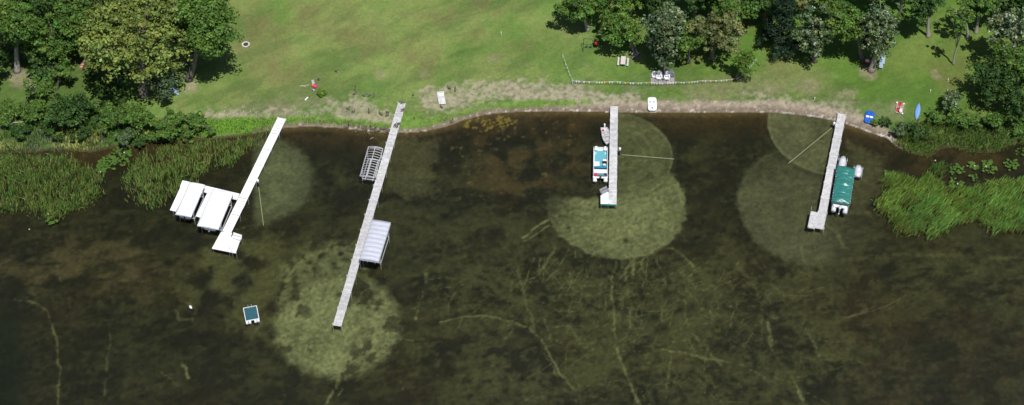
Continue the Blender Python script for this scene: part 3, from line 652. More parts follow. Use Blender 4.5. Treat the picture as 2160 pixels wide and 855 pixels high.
# ------------------------------------------------------------------ weed rollers
def roller(label, mpx, tip, start):
    p = G(*mpx, DZ+.2); q0 = ground(*start); q1 = ground(*tip)
    t = thing('weed_roller', label, 'weed roller', (p.x, p.y, 0))
    b = MB(); b.box((0,0,DZ+.25), (.32,.30,.45)); b.ball((0,0,DZ+.52), (.2,.2,.14), 10, 6); b.build('motor_head', WHITEP, t)
    b = MB(); b.tube((0,0,-.8), (0,0,DZ+.1), .06); b.box((0,-.25,DZ+.1), (.2,.2,.3)); b.build('drive_post', BLACKP, t)
    b = MB(); A = q0-Vector((p.x,p.y,0)); B = q1-Vector((p.x,p.y,0)); A.z += .14; B.z += .14; n = 5
    for k in range(n):
        a0 = A.lerp(B, (k+.01)/n); a1 = A.lerp(B, (k+.97)/n); b.tube(a0, a1, .055, n=8); b.tube(a0.lerp(a1,.985), A.lerp(B, (k+1.01)/n), .04, n=6)
    b.build('roller_tube', TUBEM, t)
roller('weed roller with white motor on the white dock and pale tube angled down', (544,383), (556,477), (545,390))
roller('weed roller with white motor on the middle dock and pale tube pointing right', (1307.5,316), (1422,337), (1312,328))
roller('weed roller with white motor on the right dock and pale tube reaching down left', (1759.5,262), (1663,346), (1756,270))
b = MB(); p = G(513,434,DZ); b.box((0,0,0), (.16,.95,.12)); b.box((0,-.55,-.02),(.1,.2,.08)); o = b.build('dock_bumper', mat('cream vinyl',(.7,.68,.5)), None); o.location = (p.x+.12,p.y,DZ-.05); o.rotation_euler = (0,0,aA); tag(o, 'cream bumper strip on the right edge of the white dock', 'bumper')

# ------------------------------------------------------------------ swim raft
c, a, W, Ln = quadframe((512.5,650),(541.5,644.5),(547,673),(518,677.5), .5)
sr = thing('swim_raft', 'square swim raft with teal carpet and white frame floating alone in open water', 'swim raft', (c.x, c.y, 0), a)
b = MB(); b.box((0,0,.45), (W-.1,Ln-.1,.05)); b.build('deck_carpet', RAFTC, sr)
b = MB()
for s in (-1,1): b.box((s*(W/2-.04),0,.45),(.09,Ln,.12)); b.box((0,s*(Ln/2-.04),.45),(W-.18,.09,.12))
b.build('rim', WHITEP, sr)
for x in (-W/2+.18, -W/2+.62, W/2-.62, W/2-.18):
    b = MB(); b.tube((x,-Ln/2-.22,.12),(x,Ln/2+.05,.12),.2,n=12); b.build('float_tube', WHITEP, sr)
b = MB()
for x in (-.25,.25): b.path([(x,Ln/2+.1,-.4),(x,Ln/2+.1,.9),(x,Ln/2-.1,1.05),(x,Ln/2-.3,.9),(x,Ln/2-.3,.48)], [.035]*5, 8)
for z in (-.2,.05,.3): b.box((0,Ln/2+.1,z),(.5,.06,.04))
b.build('ladder', ALU, sr)
p = G(402,648,.1); b = MB(); b.ball((0,0,.1),(.2,.34,.2),12,8); b.tube((0,0,.25),(0,0,.4),.04); o = b.build('mooring_buoy', WHITEP, None, True); o.location = (p.x,p.y,0); o.rotation_euler=(0,0,R(35)); tag(o,'small white mooring buoy floating left of the swim raft','buoy')

# ------------------------------------------------------------------ beach toys and craft
c, a, W, Ln = quadframe((921,195),(936,194.5),(940.3,220.6),(926,222), .5)
g = h1(c.x, c.y); t = thing('dock_section', 'loose pale grey dock section lying on the lawn above the beach', 'dock section', (c.x,c.y,g), a)
b = MB(); plank_run(b,-Ln/2,Ln/2,-W/2,W/2,.22,8,.16,1.2,.25); b.build('deck', PALE_WOOD, t)
b = MB(); [b.box((s*(W/2-.05),0,.11),(.08,Ln-.06,.16)) for s in (-1,1)]; b.build('stringer', GREY_WOOD, t)
def pedal(label, quad, m, m2, wheel=None, white=False):
    c = ground(sum(q[0] for q in quad)/4, sum(q[1] for q in quad)/4); c2, a, W, Ln = quadframe(*quad, c.z+.4)
    t = thing('pedal_boat', label, 'pedal boat', (c2.x,c2.y,c.z), a)
    pts = []
    for k in range(28):
        an = 2*math.pi*k/28; x = math.copysign(abs(math.cos(an))**.35, math.cos(an)); y = math.copysign(abs(math.sin(an))**.4, math.sin(an)); pts.append((x*W/2, y*Ln/2))
    b = MB(); b.loft([[(x*.9,y*.93,.0) for x,y in pts],[(x,y,.16) for x,y in pts],[(x,y,.28) for x,y in pts],[(x*.94,y*.96,.36) for x,y in pts],[(x*.84,y*.88,.34) for x,y in pts]]); b.build('hull', m, t, True)
    for s in (-1,1):
        b = MB(); b.ball((s*W*.22,Ln*.28,.36),(W*.15,Ln*.13,.14),12,6); b.build('bow_hump', m, t, True)
        b = MB(); b.box((s*W*.21,-Ln*.06,.42),(W*.34,Ln*.17,.14)); b.box((s*W*.21,-Ln*.17,.56),(W*.34,.09,.36),rx=R(14)); b.build('seat', m2 if not white else m, t)
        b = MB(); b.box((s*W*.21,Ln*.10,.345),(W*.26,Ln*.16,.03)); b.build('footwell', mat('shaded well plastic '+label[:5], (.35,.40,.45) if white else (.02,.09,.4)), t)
    b = MB(); b.ball((0,-Ln*.33,.35),(W*.12,Ln*.07,.07),10,6); b.build('paddle_housing', mat('blue decal',(.12,.25,.55)) if white else m, t, True)
    return t
pedal('white pedal boat pulled up on the sand right of the middle dock', ((1366,204.5),(1385,204.5),(1386,232),(1366.5,232)), WHITEP, WHITEP, white=True)
pedal('bright blue pedal boat with white stripe on the sand by the right dock', ((1827.5,232.5),(1846,235.5),(1841.5,260),(1822,256)), BLUEP, WHITEP)
# blue kayak, upside down canoe
A = ground(1938.5,218); B = ground(1932.3,254.5); c = (A+B)/2; d = A-B; a = math.atan2(-d.x,d.y)
t = thing('canoe', 'pale blue canoe turned upside down on the grass by the bushes', 'canoe', (c.x,c.y,c.z), a); rings = []
for k in range(15):
    u = -1+2*k/14; w_ = .44*(1-abs(u)**2.1)+.015; h = .36*(1-.5*abs(u)**2)
    rings.append([(w_*math.cos(an), u*d.length/2, .03+h*math.sin(an)**.8) for an in np.linspace(0.001, math.pi-.001, 10)])
b = MB(); b.loft(rings); b.build('hull', LBLUE, t, True); b = MB(); b.path([(0,u*d.length/2,.06+.36*(1-.5*abs(u)**2)) for u in np.linspace(-.95,.95,9)],[.02]*9,6); b.build('keel', LBLUE, t)
b = MB(); b.prism([(0,-1.9),(.1,-1.9),(.1,1.9),(0,1.9)],0,.07); 
c, a, W, Ln = quadframe((1891.5,218.5),(1906.5,219.5),(1903,241),(1888.5,238), .6); g = h1(c.x,c.y)
t = thing('paddle_craft', 'small board craft with red seats and white corner floats on the grass', 'paddle boat', (c.x,c.y,g), a)
b = MB(); plank_run(b,-Ln/2,Ln/2,-W/2,-.18,.2,3,.3,1,.2); plank_run(b,-Ln/2,Ln/2,.18,W/2,.2,4,.3,1,.2); b.build('deck', mat('reddish boards',(.36,.24,.20),.8), t)
b = MB(); [b.box((s*(W/2-.03),0,.2),(.06,Ln,.12)) for s in (-1,1)]; b.box((0,-Ln/2+.05,.2),(W-.12,.08,.1)); b.box((0,Ln/2-.05,.2),(W-.12,.08,.1)); b.build('frame', mat('greyed trim',(.5,.42,.4)), t)
for x,y,m in ((0,Ln/2-.45,REDP),(-.2,-Ln/2+.5,REDP),(.25,-Ln/2+.42,WHITEP)):
    b = MB(); b.box((x,y,.38),(.42,.42,.1)); b.box((x,y+.2,.55),(.42,.07,.32)); b.build('seat', m, t)
b = MB(); b.box((0,.0,.34),(.16,.7,.2)); b.build('pedal_box', BLACKP, t)
b = MB(); [b.box((s*.14,0,.32),(.05,1.2,.08)) for s in (-1,1)]; b.build('pedal_rail', WHITEP, t)
for x,y in ((-W/2,Ln/2),(W/2,Ln/2),(W/2,-Ln/2)):
    b = MB(); b.ball((x,y,.25),.16,10,7); b.build('corner_float', WHITEP, t, True)

# patio with chairs
c, a, W, Ln = quadframe((1372.5,150),(1422.5,149.5),(1423,176.5),(1372.5,176), .7); g = h1(c.x,c.y)
o = thing('patio', 'small grey stone paver patio under the silvery tree by the flags', 'patio', (c.x,c.y,g), a)
for i in range(6):
    for j in range(4):
        b = MB(); v = .8+.4*rs(i*7+j).rand(); b.col=(v,v,v); b.box((-W/2+W*(i+.5)/6,-Ln/2+Ln*(j+.5)/4,.06),(W/6-.03,Ln/4-.03,.12)); b.build('paver', PAVER, o)
def adirondack(label, px, py, m, s=1.0, group=None):
    p = G(px,py,g+.12); t = thing('lawn_chair', label, 'chair', (p.x,p.y,g+.12), R(rs(int(px)).uniform(-6,6)), group)
    b = MB()
    for k in range(6): b.box((0,-.42*s+k*.12*s,(.40-.035*k)*s),(.56*s,.11*s,.03),rx=R(-15))
    b.build('seat', m, t); b = MB()
    for k in range(5): b.box(((-.24+.12*k)*s,.46*s,(.68-.02*abs(k-2))*s),(.11*s,.03,(.86-.06*abs(k-2))*s),rx=R(-24))
    b.build('backrest', m, t)
    for q in (-1,1):
        b = MB(); b.box((q*.36*s,-.02*s,.58*s),(.13*s,.8*s,.03)); b.build('armrest', m, t)
        b = MB(); b.box((q*.31*s,-.36*s,.28*s),(.05,.1,.56*s)); b.build('front_leg', m, t)
        b = MB(); b.box((q*.29*s,.12*s,.22*s),(.04,1.1*s,.1),rx=R(-14)); b.build('rear_leg', m, t)
    return t
adirondack('leftmost white lawn chair on the small patio', 1379.5, 163, WHITEP, .85)
adirondack('white lawn chair on the patio, just left of the little dark table', 1390, 166.5, WHITEP, 1.15)
adirondack('white lawn chair on the patio, just right of the little dark table', 1406.5, 167, WHITEP, 1.15)
adirondack('dark grey lawn chair in the shade at the right corner of the patio', 1417, 161, mat('slate plastic',(.16,.18,.24)), .9)
p = G(1398,169,g+.12); t = thing('side_table','little dark round table between two white lawn chairs','table',(p.x,p.y,g+.12)); b = MB(); b.tube((0,0,.42),(0,0,.46),.27,n=20); b.build('table_top', mat('slate plastic'), t)
for k in range(3):
    b = MB(); an = k*2.09+.5; b.tube((math.cos(an)*.22,math.sin(an)*.22,0),(math.cos(an)*.1,math.sin(an)*.1,.43),.025); b.build('leg', BLACKP, t)
# picnic table
p = G(1314.7,128,1.4); p = ground(1314,134); t = thing('picnic_table','pale wooden picnic table standing on the lawn beside the tree shadow','table',(p.x,p.y,p.z),R(-6))
b = MB()
for k in range(5): b.box((-.32+.16*k,0,.74),(.15,1.85,.045))
b.build('table_top', mat('bleached pine',(.62,.58,.54),.8,namt=.15), t)
for s in (-1,1):
    b = MB(); b.box((s*.72,0,.45),(.13,1.85,.045)); b.box((s*.86,0,.45),(.13,1.85,.045)); b.build('bench_seat', mat('bleached pine'), t)
for s in (-1,1):
    b = MB(); b.box((0,s*.65,.42),(1.7,.05,.1)); b.box((0,s*.65,.69),(.75,.05,.09))
    for q in (-1,1): b.box((q*.42,s*.62,.36),(.09,.04,.82),ry=R(-q*24))
    b.build('a_frame', GREY_WOOD, t)
# swing set
A = ground(1230.5,101); B = ground(1262,102.5); rz = math.atan2(B.y-A.y,B.x-A.x); Ls = (B-A).length
t = thing('swing_set','dark green metal swing set with a red bucket seat at the lawn edge','swing set',A,rz)
b = MB(); b.tube((0,0,2.15),(Ls,0,2.15),.05); b.build('top_bar', GREENM, t)
for x in (0,Ls):
    for s in (-1,1): b = MB(); b.tube((x-.0,s*1.0,0),(x,0,2.15),.045); b.build('leg', GREENM, t)
for i,x in enumerate((.55,1.25)):
    b = MB(); b.box((x,-.1,.55),(.42,.2,.05)); st_ = b.build('swing_seat', GREENM, t); b = MB(); [b.tube((x+s*.2,-.1,.56),(x+s*.16,0,2.1),.012) for s in (-1,1)]; b.build('chain', ALU, st_)
b = MB(); b.ball((Ls-.35,-.05,1.35),(.36,.34,.42),12,8); b.build('bucket_swing', REDP, t, True)
# bunting
path = [(1187,115),(1208,170),(1300,172),(1372,174),(1423,173),(1480,170),(1553,166),(1572,152),(1595,126)]
H = 1.0; pw = []
for px,py in path:
    q = G(px,py,1.6); z = h1(q.x,q.y); q = G(px,py,z+H); pw.append(Vector((q.x,q.y,z+H)))
bt = thing('bunting','string of small red, white, blue, yellow and green pennants along the lawn edge','bunting',(pw[1].x,pw[1].y,pw[1].z)); O = pw[1]
cols = [(.8,.8,.8),(.05,.15,.6),(.75,.62,.06),(.65,.04,.04),(.8,.8,.8),(.03,.35,.16),(.06,.25,.6),(.75,.65,.1)]
dense = []
for i in range(len(pw)-1):
    n = max(2,int((pw[i+1]-pw[i]).length/.42))
    for k in range(n):
        u = k/n; q = pw[i].lerp(pw[i+1],u); q = q+Vector((0,0,-.22*math.sin(math.pi*u))); dense.append(q-O)
dense.append(pw[-1]-O)
b = MB(); b.path(dense,[.014]*len(dense),5); b.build('string', WHITEP, bt)
for i in range(min(98,len(dense)-1)):
    q = dense[i]; q2 = dense[i+1]; d = (q2-q).normalized(); m_ = (q+q2)/2; sw = rs(i).uniform(-.12,.12)
    b = MB(); b.col = tuple(.75*v for v in (cols[i%8] if rs(i).rand()<.65 else cols[0])); n_ = Vector((-d.y,d.x,0))*.006; wd = .135 if i < 40 else .10; tip = m_+Vector((-.05+d.y*sw,-.16,-.27))
    vs = [m_-d*wd,m_+d*wd,tip]; b.add([v+n_ for v in vs]+[v-n_ for v in vs],[(0,1,2),(5,4,3),(0,3,4,1),(1,4,5,2),(2,5,3,0)]); b.build('pennant', PLAIN, bt)
for i,k,lab in ((0,0,'thin post holding the upper left end of the flag string'),(1,1,'thin post at the lower left corner of the flag string'),(2,8,'thin post holding the far right end of the flag string')):
    q = pw[k]; b = MB(); b.tube((0,0,-.1),(0,0,H+.12),.035); o = b.build('flag_post', WHITEP); o.location = (q.x,q.y,q.z-H-.0); tag(o,lab,'post')
# fire ring
p = ground(518.5,94.5); t = thing('fire_pit','ring of pale stones around black ash on the open lawn','fire pit',p)
for k in range(13):
    an = 2*math.pi*k/13; b = MB(); v=1.15+.4*rs(k).rand(); b.col=(v,v,v); b.rock((math.cos(an)*.56,math.sin(an)*.56,.08),(.15,.13,.12),k); b.build('stone', STONE, t)
b = MB(); b.tube((0,0,-.1),(0,0,.05),.45,n=20); b.build('ash_bed', ASH, t)
for i,(px,py) in enumerate(((1329,112),(1335,115),(1342,116),(1346,113))):
    p = ground(px,py); b = MB(); b.rock((0,0,.1),(.26,.22,.18),i+30); o = b.build('rock', STONE); o.location=p; tag(o,'pale rock at the foot of the tree beside the picnic table','rock','rocks at the foot of the tree beside the picnic table')
# toys on lawn
p = ground(665,185); b = MB(); b.ball((0,0,.3),.34,16,10); o=b.build('play_ball',PINK,None,True); o.location=p; tag(o,'large pink ball among toys on the lawn','ball')
p = ground(660.5,182.5); b = MB(); b.ball((0,0,.24),.26,16,10); o=b.build('play_ball',ORANGE,None,True); o.location=p; tag(o,'small orange ball touching the pink one on the lawn','ball')
def foldchair(label,px,py,rz,s=.8,m=None):
    m = m or mat('grey webbing',(.55,.55,.62)); p = ground(px,py); t = thing('folding_chair',label,'chair',p,rz); b=MB()
    for k in range(4): b.box((0,-.18*s+k*.13*s,.38*s),(.5*s,.09*s,.02))
    b.build('seat',m,t); b=MB()
    for k in range(4): b.box((0,(.28+.03*k)*s,(.48+.12*k)*s),(.5*s,.02,.09*s),rx=R(-14))
    b.build('backrest',m,t)
    for q in (-1,1):
        b=MB(); b.tube((q*.26*s,-.28*s,0),(q*.26*s,.28*s,.4*s),.018); b.tube((q*.26*s,.28*s,0),(q*.26*s,-.26*s,.4*s),.018); b.tube((q*.26*s,.24*s,.4*s),(q*.26*s,.42*s,.95*s),.018); b.build('side_frame',ALU,t)
foldchair('little silver folding chair just above the orange ball',661,178,.3)
foldchair('little silver folding chair just below the pink ball',661.5,192,2.4,.65)
A = ground(642,182); b = MB(); b.tube((-.7,-.1,.08),(.8,.15,.12),.05); b.tube((-.5,.1,.06),(.3,-.25,.06),.04); o=b.build('driftwood_stick',DEADWOOD); o.location=A; tag(o,'grey stick lying left of the two balls on the lawn','stick')
p = ground(673,168+1); b=MB(); b.rock((0,0,.15),(.26,.22,.2),3); o=b.build('black_bag',BLACKP); o.location=ground(672.5,169); tag(o,'small black bag above the round shrub on the lawn','bag')
p = ground(646.5,209); b=MB(); b.box((0,0,.06),(.2,.8,.09)); b.box((0,.25,.13),(.12,.2,.05)); o=b.build('plank',WHITEP); o.location=p; o.rotation_euler=(0,0,R(-33)); tag(o,'short white plank lying on the lawn below the balls','plank')
for px,py,lab in ((1718,211,'short white marker post on the grass left of the right dock'),(1999,172,'white marker post on the lawn above the silvery willow bush'),(1962,195,'low white marker post at the lawn corner left of the willow bush'),(1057,73,'tiny white marker post alone in the middle of the lawn')):
    p = ground(px,py); b=MB(); b.tube((0,0,0),(0,0,.55),.07); b.ball((0,0,.56),.09,8,5); o=b.build('marker_post',WHITEP); o.location=p; tag(o,lab,'post')
# wood pile, wheelbarrow, lounge chairs near trees
p = ground(175,140); t = thing('wood_pile','stack of split reddish logs leaning by a dark trunk in the left grove','wood pile',p,R(80))
for k in range(14):
    b=MB(); v=.7+.7*rs(k).rand(); b.col=(v,v*.95,v*.9); b.tube((-.75+.25*(k%7),-.28,.12+.24*(k//7)),(-.75+.25*(k%7),.28,.12+.24*(k//7)),.115,n=7); b.build('log',LOGM,t)
p = ground(1829,134); t = thing('wheelbarrow','red wheelbarrow with white load beside the big trunk','wheelbarrow',p,R(60))
b=MB(); b.loft([[(-.25,-.3,.3),(.25,-.3,.3),(.25,.35,.3),(-.25,.35,.3)],[(-.4,-.5,.6),(.4,-.5,.6),(.4,.5,.6),(-.4,.5,.6)]]); b.build('tray',REDP,t)
b=MB(); b.ball((0,.05,.6),(.33,.38,.2),10,6); b.build('load',WHITEP,t,True); b=MB(); b.tube((-.06,-.75,.2),(.06,-.75,.2),.2,n=14); b.build('wheel',DARK,t)
b=MB(); [b.tube((s*.2,-.75,.2),(s*.33,1.0,.6),.025) for s in (-1,1)]; b.build('handle',mat('orange handle',(.5,.1,.03)),t); b=MB(); [b.tube((s*.25,.4,.35),(s*.27,.45,0),.025) for s in (-1,1)]; b.build('leg',DARK,t)
def chaise(label,px,py,rz):
    p=ground(px,py); t=thing('lounge_chair',label,'chair',p,rz); b=MB(); b.box((0,-.3,.35),(.62,1.15,.06)); b.build('seat',CLOTHBLUE,t); b=MB(); b.box((0,.5,.55),(.62,.7,.06),rx=R(35)); b.build('backrest',CLOTHBLUE,t)
    b=MB(); 
    for x in (-.28,.28):
        for y in (-.75,.15): b.box((x,y,.17),(.04,.04,.34))
        b.box((x*1.12,-.1,.34),(.04,1.5,.04))
    b.build('frame',ALU,t)
chaise('pale blue grey lounge chair under the silvery tree, upper one of two',1862,130,R(-12)); chaise('pale blue grey lounge chair under the silvery tree, lower one of two',1858,139,R(-12))

# ------------------------------------------------------------------ geese
def goose_mesh():
    b = MB()
    ys = [-.42,-.32,-.18,0,.16,.26]; ws=[.02,.09,.15,.17,.12,.05]; hs=[.02,.08,.14,.16,.13,.06]; zs=[.34,.32,.30,.28,.31,.36]
    rings=[[(w_*math.cos(a),y,z+h*math.sin(a)) for a in np.linspace(0,2*math.pi,11)[:-1]] for y,w_,h,z in zip(ys,ws,hs,zs)]
    b.col=(.13,.105,.085); b.loft(rings); b.col=(.55,.52,.48); b.ball((0,.2,.28),(.11,.11,.12),8,6); b.ball((0,-.34,.29),(.08,.08,.05),8,5)
    b.col=(.03,.028,.028); b.path([(0,.2,.38),(0,.28,.52),(0,.27,.66),(0,.30,.74),(0,.37,.75)],[.06,.04,.035,.05,.03],8); b.path([(0,.37,.75),(0,.45,.73)],[.025,.012],6)
    for s in (-1,1): b.path([(s*.06,0,.2),(s*.06,.0,0)],[.02,.02],5); b.path([(s*.06,-.02,.01),(s*.06,.1,.01)],[.02,.035],5)
    return b
gm = goose_mesh().build('goose', FEATHER, None, True); first=True; rr=rs(12)
z7=lambda a,b:(700+a/8.55,200+b/8.55); z8=lambda a,b:(480+a/3.562,60+b/3.562)
GL=[z7(*q) for q in ((300,265),(375,335),(405,320),(672,325),(885,365),(1000,340),(1005,385),(1490,440),(1465,35))]+[z8(*q) for q in ((1665,455),(1712,468),(1608,598),(820,328),(957,498),(1028,512),(1062,512),(1100,513),(960,462))]
GS=[z7(*q) for q in ((275,600),(320,582),(300,590),(490,590),(560,605),(590,637),(628,630),(575,620),(700,625),(735,635),(795,620),(790,660),(858,662),(910,635),(955,645),(980,660),(1018,690))]+[z8(*q) for q in ((1640,690),(1685,702),(1690,708))]
GW_=[z7(*q) for q in ((420,655),(660,695),(725,795))]; GD_=[z7(*q) for q in ((1140,578),(1182,588),(1205,545),(1262,160),(1280,298))]
def place_goose(p, lab, grp):
    global first
    if first: o = gm; first=False
    else: o = gm.copy(); COL.objects.link(o)
    o.location = p; s=rr.uniform(.85,1.1); o.scale=(s,s,s); o.rotation_euler=(0,0,rr.uniform(0,6.28)); tag(o,lab,'goose',grp)
for q in GL: place_goose(ground(*q),'brown goose standing on the grass of the lawn','geese on the lawn')
for q in GS: place_goose(ground(*q),'brown goose resting on the muddy strip along the water edge','geese along the water edge')
for q in GW_:
    p=G(*q,.0); p.z=-.16; place_goose(p,'brown goose swimming close to the shore','geese swimming near the shore')
for q in GD_:
    p=G(*q,DZ); place_goose(p,'goose standing on the planks of the long grey dock','geese on the long grey dock')

# ------------------------------------------------------------------ vegetation
PAL = {
 'green': [(.068,.145,.024),(.10,.195,.032),(.14,.24,.045)],
 'dark': [(.034,.082,.018),(.05,.11,.022),(.066,.135,.028)],
 'olive': [(.215,.285,.060),(.275,.345,.085),(.14,.195,.042)],
 'olive2': [(.15,.175,.06),(.20,.22,.08),(.10,.13,.042)],
 'silver': [(.075,.13,.04),(.11,.17,.06),(.27,.33,.20),(.065,.125,.035),(.42,.47,.35)],
 'bright': [(.10,.19,.028),(.13,.22,.035),(.07,.14,.02)],
 'lime': [(.14,.24,.03),(.18,.29,.04),(.11,.20,.02)],
 'fir': [(.018,.044,.020),(.026,.058,.024),(.014,.034,.016)],
 'grey': [(.07,.125,.05),(.095,.155,.06),(.15,.21,.11)],
}
def leaves(rr, centres, rad, per, size, flat=.6, up=.6):
    n = len(centres)*per
    c = np.repeat(centres, per, 0); rd = np.repeat(rad, per)[:, None]
    g_ = rr.normal(size=(n,3)); g_ /= np.linalg.norm(g_,axis=1)[:,None]; q = g_*(rr.rand(n,1)**.45)
    pos = c+q*rd*np.array([1,1,flat])
    nrm = g_*.95+np.array([0,-.12,up*.8])+rr.normal(size=(n,3))*.28; nrm /= np.linalg.norm(nrm,axis=1)[:,None]
    t = np.cross(nrm, rr.normal(size=(n,3))); t /= np.linalg.norm(t,axis=1)[:,None]; b = np.cross(nrm,t)
    s = size*(.55+.9*rr.rand(n,1)); 
    V = np.stack([pos-t*s*.5-b*s*.18, pos+b*s*-.38+t*s*.1, pos+t*s*.55+b*s*.1, pos+b*s*.42-t*s*.1],1).reshape(-1,3)
    Fq = np.arange(n*4).reshape(-1,4); return V, Fq, n
TREES = 0
def tree(name, label, base, crown, r, rz, pal, seed, bark=None, dens=1.0, size=.36, cat='tree', trunk_r=None, sparse=False, shape='round', drop=.35, group=None, clumpf=.26, leafper=None):
    bx = ground(*base); cc_ = ray_at_y(crown[0], crown[1], bx.y); hz = max(.5, cc_.z-bx.z); lean = cc_.x-bx.x
    rr = rs(seed*13+5); t = thing(name, label, cat, bx, 0, group)
    if cat == 'bush': dens *= 1.9
    elif shape != 'cone':
        k_ = 1.12 if base[0] < 700 else 1.06
        r *= k_; rz *= k_*1.02; dens *= 1.15
    cc = np.array([lean, 0, hz])
    area = 4*math.pi*((r*r*r*rz)**.5)
    nc = int(max(16, area*.30*dens)); 
    g_ = rr.normal(size=(nc,3)); g_ /= np.linalg.norm(g_,axis=1)[:,None]; 
    k = rr.rand(nc,1)**.42
    an = np.arctan2(g_[:,1],g_[:,0]); wob = 1+.16*np.sin(an*3+seed)+.12*np.sin(an*5+seed*2.1+g_[:,2]*3)+.1*rr.normal(size=nc)
    nl = int(rr.randint(6,10)) if r > 2 else 4
    lg = rr.normal(size=(nl,3)); lg /= np.linalg.norm(lg,axis=1)[:,None]; lobe = lg*rr.uniform(.42,.66,(nl,1)); lobe[0] *= .2; lobe[:,2] = lobe[:,2]*.95-.05
    lr = rr.uniform(.34,.56,nl); lr[0] = .6; li = rr.choice(nl,nc,p=lr**2/np.sum(lr**2))
    q = (lobe[li]+g_*k*(lr[li]*wob)[:,None])*np.array([r,r,rz])*1.02
    if cat == 'bush': q[:,2] = np.abs(q[:,2])*.9-.3*rz
    if shape=='cone':
        zz = rr.rand(nc); rad_ = (1-zz**.9)*r*(.55+.45*rr.rand(nc))*(.8+.35*np.sin(zz*34)); q = np.stack([np.cos(an)*rad_,np.sin(an)*rad_,(zz*2-1)*rz],1)
    low = q[:,2] < -rz*(1-drop*.6); q[low,2] *= .7
    if not sparse: pass
    cen = q+cc; cen[:,2] = np.maximum(cen[:,2], .35)
    crad = clumpf*((r*r*rz)**(1/3))*(.55+.75*rr.rand(nc)); crad = np.clip(crad,.35,1.7)
    crad *= .88; per = leafper or int(58*(np.mean(crad)**1.3)+14); size_ = size
    V,Fq,n = leaves(rr, cen, crad, per, size_)
    P_ = np.array(PAL[pal]); ci = rr.randint(0,len(P_),n) if pal!='silver' else rr.choice(len(P_),n,p=[.3,.3,.17,.15,.08])
    ltint = rr.uniform(.8,1.2,nl); cl = np.repeat((.72+.5*rr.rand(nc))*ltint[li],per); hue = np.repeat(rr.normal(size=(nc,1))*.06,per,0)
    colr = P_[ci]*cl[:,None]*(.8+.4*rr.rand(n,1))*(1+hue*np.array([[1.6,.3,-.6]]))
    mesh_np('crown', V, Fq, np.clip(colr,0.004,1), LEAF, t)
    # trunk and limbs
    tr_ = trunk_r or max(.1, .045*r+.018*hz); b = MB(); top = Vector((lean,0,hz+rz*.35))
    pts=[Vector((0,0,-.15))]
    for u in (.04,.2,.4,.6,.8,1): pts.append(Vector((lean*u+rr.normal()*.1*hz*.06,rr.normal()*.1*hz*.06,top.z*u)))
    b.path(pts,[tr_*1.7,tr_*1.15,tr_*.95,tr_*.8,tr_*.62,tr_*.42,tr_*.12],9)
    idx = rr.choice(nc,min(nc,9),replace=False)
    for i in idx:
        e = Vector(cen[i]); u = rr.uniform(.35,.75); k0=Vector((lean*u,0,top.z*u)); mid=k0.lerp(e,.5)+Vector((0,0,.12*(e-k0).length)); b.path([k0,mid,e],[tr_*.42,tr_*.28,tr_*.07],6)
    b.build('trunk', bark or BARK, t, True)
    return t
# left grove
T = tree
T('broadleaf_tree','huge olive yellow tree dominating the left grove',(303,200),(300,86),8.7,7.2,'olive',1,size=.42,dens=1.35,clumpf=.15,leafper=34)
T('broadleaf_tree','tall dark green tree right behind the huge olive tree',(398,168),(440,62),5.9,6.6,'green',2,dens=1.25)
T('broadleaf_tree','dark green tree between the huge olive tree and its right neighbour',(400,130),(395,40),4.2,5.5,'dark',3,dens=1.2)
T('understory_tree','blue grey tree in the shade under the huge olive tree',(352,212),(345,172),3.3,2.6,'grey',4,dens=1.1,size=.3)
T('understory_tree','dark green tree at the lower left foot of the huge olive tree',(238,205),(236,172),3.0,2.8,'dark',5,dens=1.2)
T('broadleaf_tree','green tree with bare tan trunk at the far left',(36,150),(32,38),4.6,4.6,'green',6,PALEBARK,dens=.9)
T('broadleaf_tree','thin stemmed green tree just right of the tan trunk',(54,122),(66,62),3.6,4.2,'green',7,dens=.85)
T('broadleaf_tree','green tree in the middle of the left grove behind the wood pile',(110,137),(112,72),4.3,4.4,'green',8,dens=.85)
T('broadleaf_tree','tree with dark split trunk left of the huge olive tree',(186,136),(166,34),4.6,4.8,'green',9,dens=.8)
T('broadleaf_tree','tree with thick pale trunk near the top of the left grove',(147,60),(132,-22),5,4.5,'dark',10,PALEBARK,dens=.9)
T('broadleaf_tree','dark tree at the top edge right of the thick pale trunk',(215,48),(205,-25),4.8,5,'dark',11,dens=1.1)
T('broadleaf_tree','green tree at the top edge above the tan trunk',(60,40),(60,-25),5,4,'green',12,dens=.8)
T('understory_tree','bright leafed young tree at the centre of the left grove',(90,150),(80,110),3,2.3,'green',13,dens=.8)
T('understory_tree','sparse crooked young tree above the marsh on the left',(52,222),(75,183),2.8,2.2,'green',14,dens=.8,size=.28)
T('understory_tree','small green tree between the sparse tree and the wood pile',(120,190),(128,150),2.6,2.0,'green',15,dens=.7)
T('understory_tree','dense dark round tree with a dead white stem in the left marsh',(146,270),(146,226),3.6,3.2,'dark',16,dens=1.3,size=.3)
T('broadleaf_tree','dark tree at the very left edge above the marsh',(-30,205),(-38,140),3.5,4,'dark',17)
UND=[((20,130),(18,105),2.4,2.0,'low leafy tree left of the tan trunk'),((75,160),(72,128),2.8,2.2,'low leafy tree right of the tan trunk'),((135,125),(135,92),3.2,2.6,'leafy tree behind the wood pile'),((185,165),(190,150),1.6,1.3,'small leafy tree between the wood pile and the olive tree'),((110,168),(112,145),2.2,1.7,'small leafy tree in front of the left grove'),((225,110),(225,70),3.0,3.0,'dark leafy tree touching the left side of the olive tree'),((10,85),(8,45),3.0,3.0,'leafy tree at the far left edge of the grove')]
for i,(b_,c_,r,rz,lab) in enumerate(UND): T('understory_tree',lab,b_,c_,r,rz,['green','dark','green'][i%3],160+i,dens=.85)
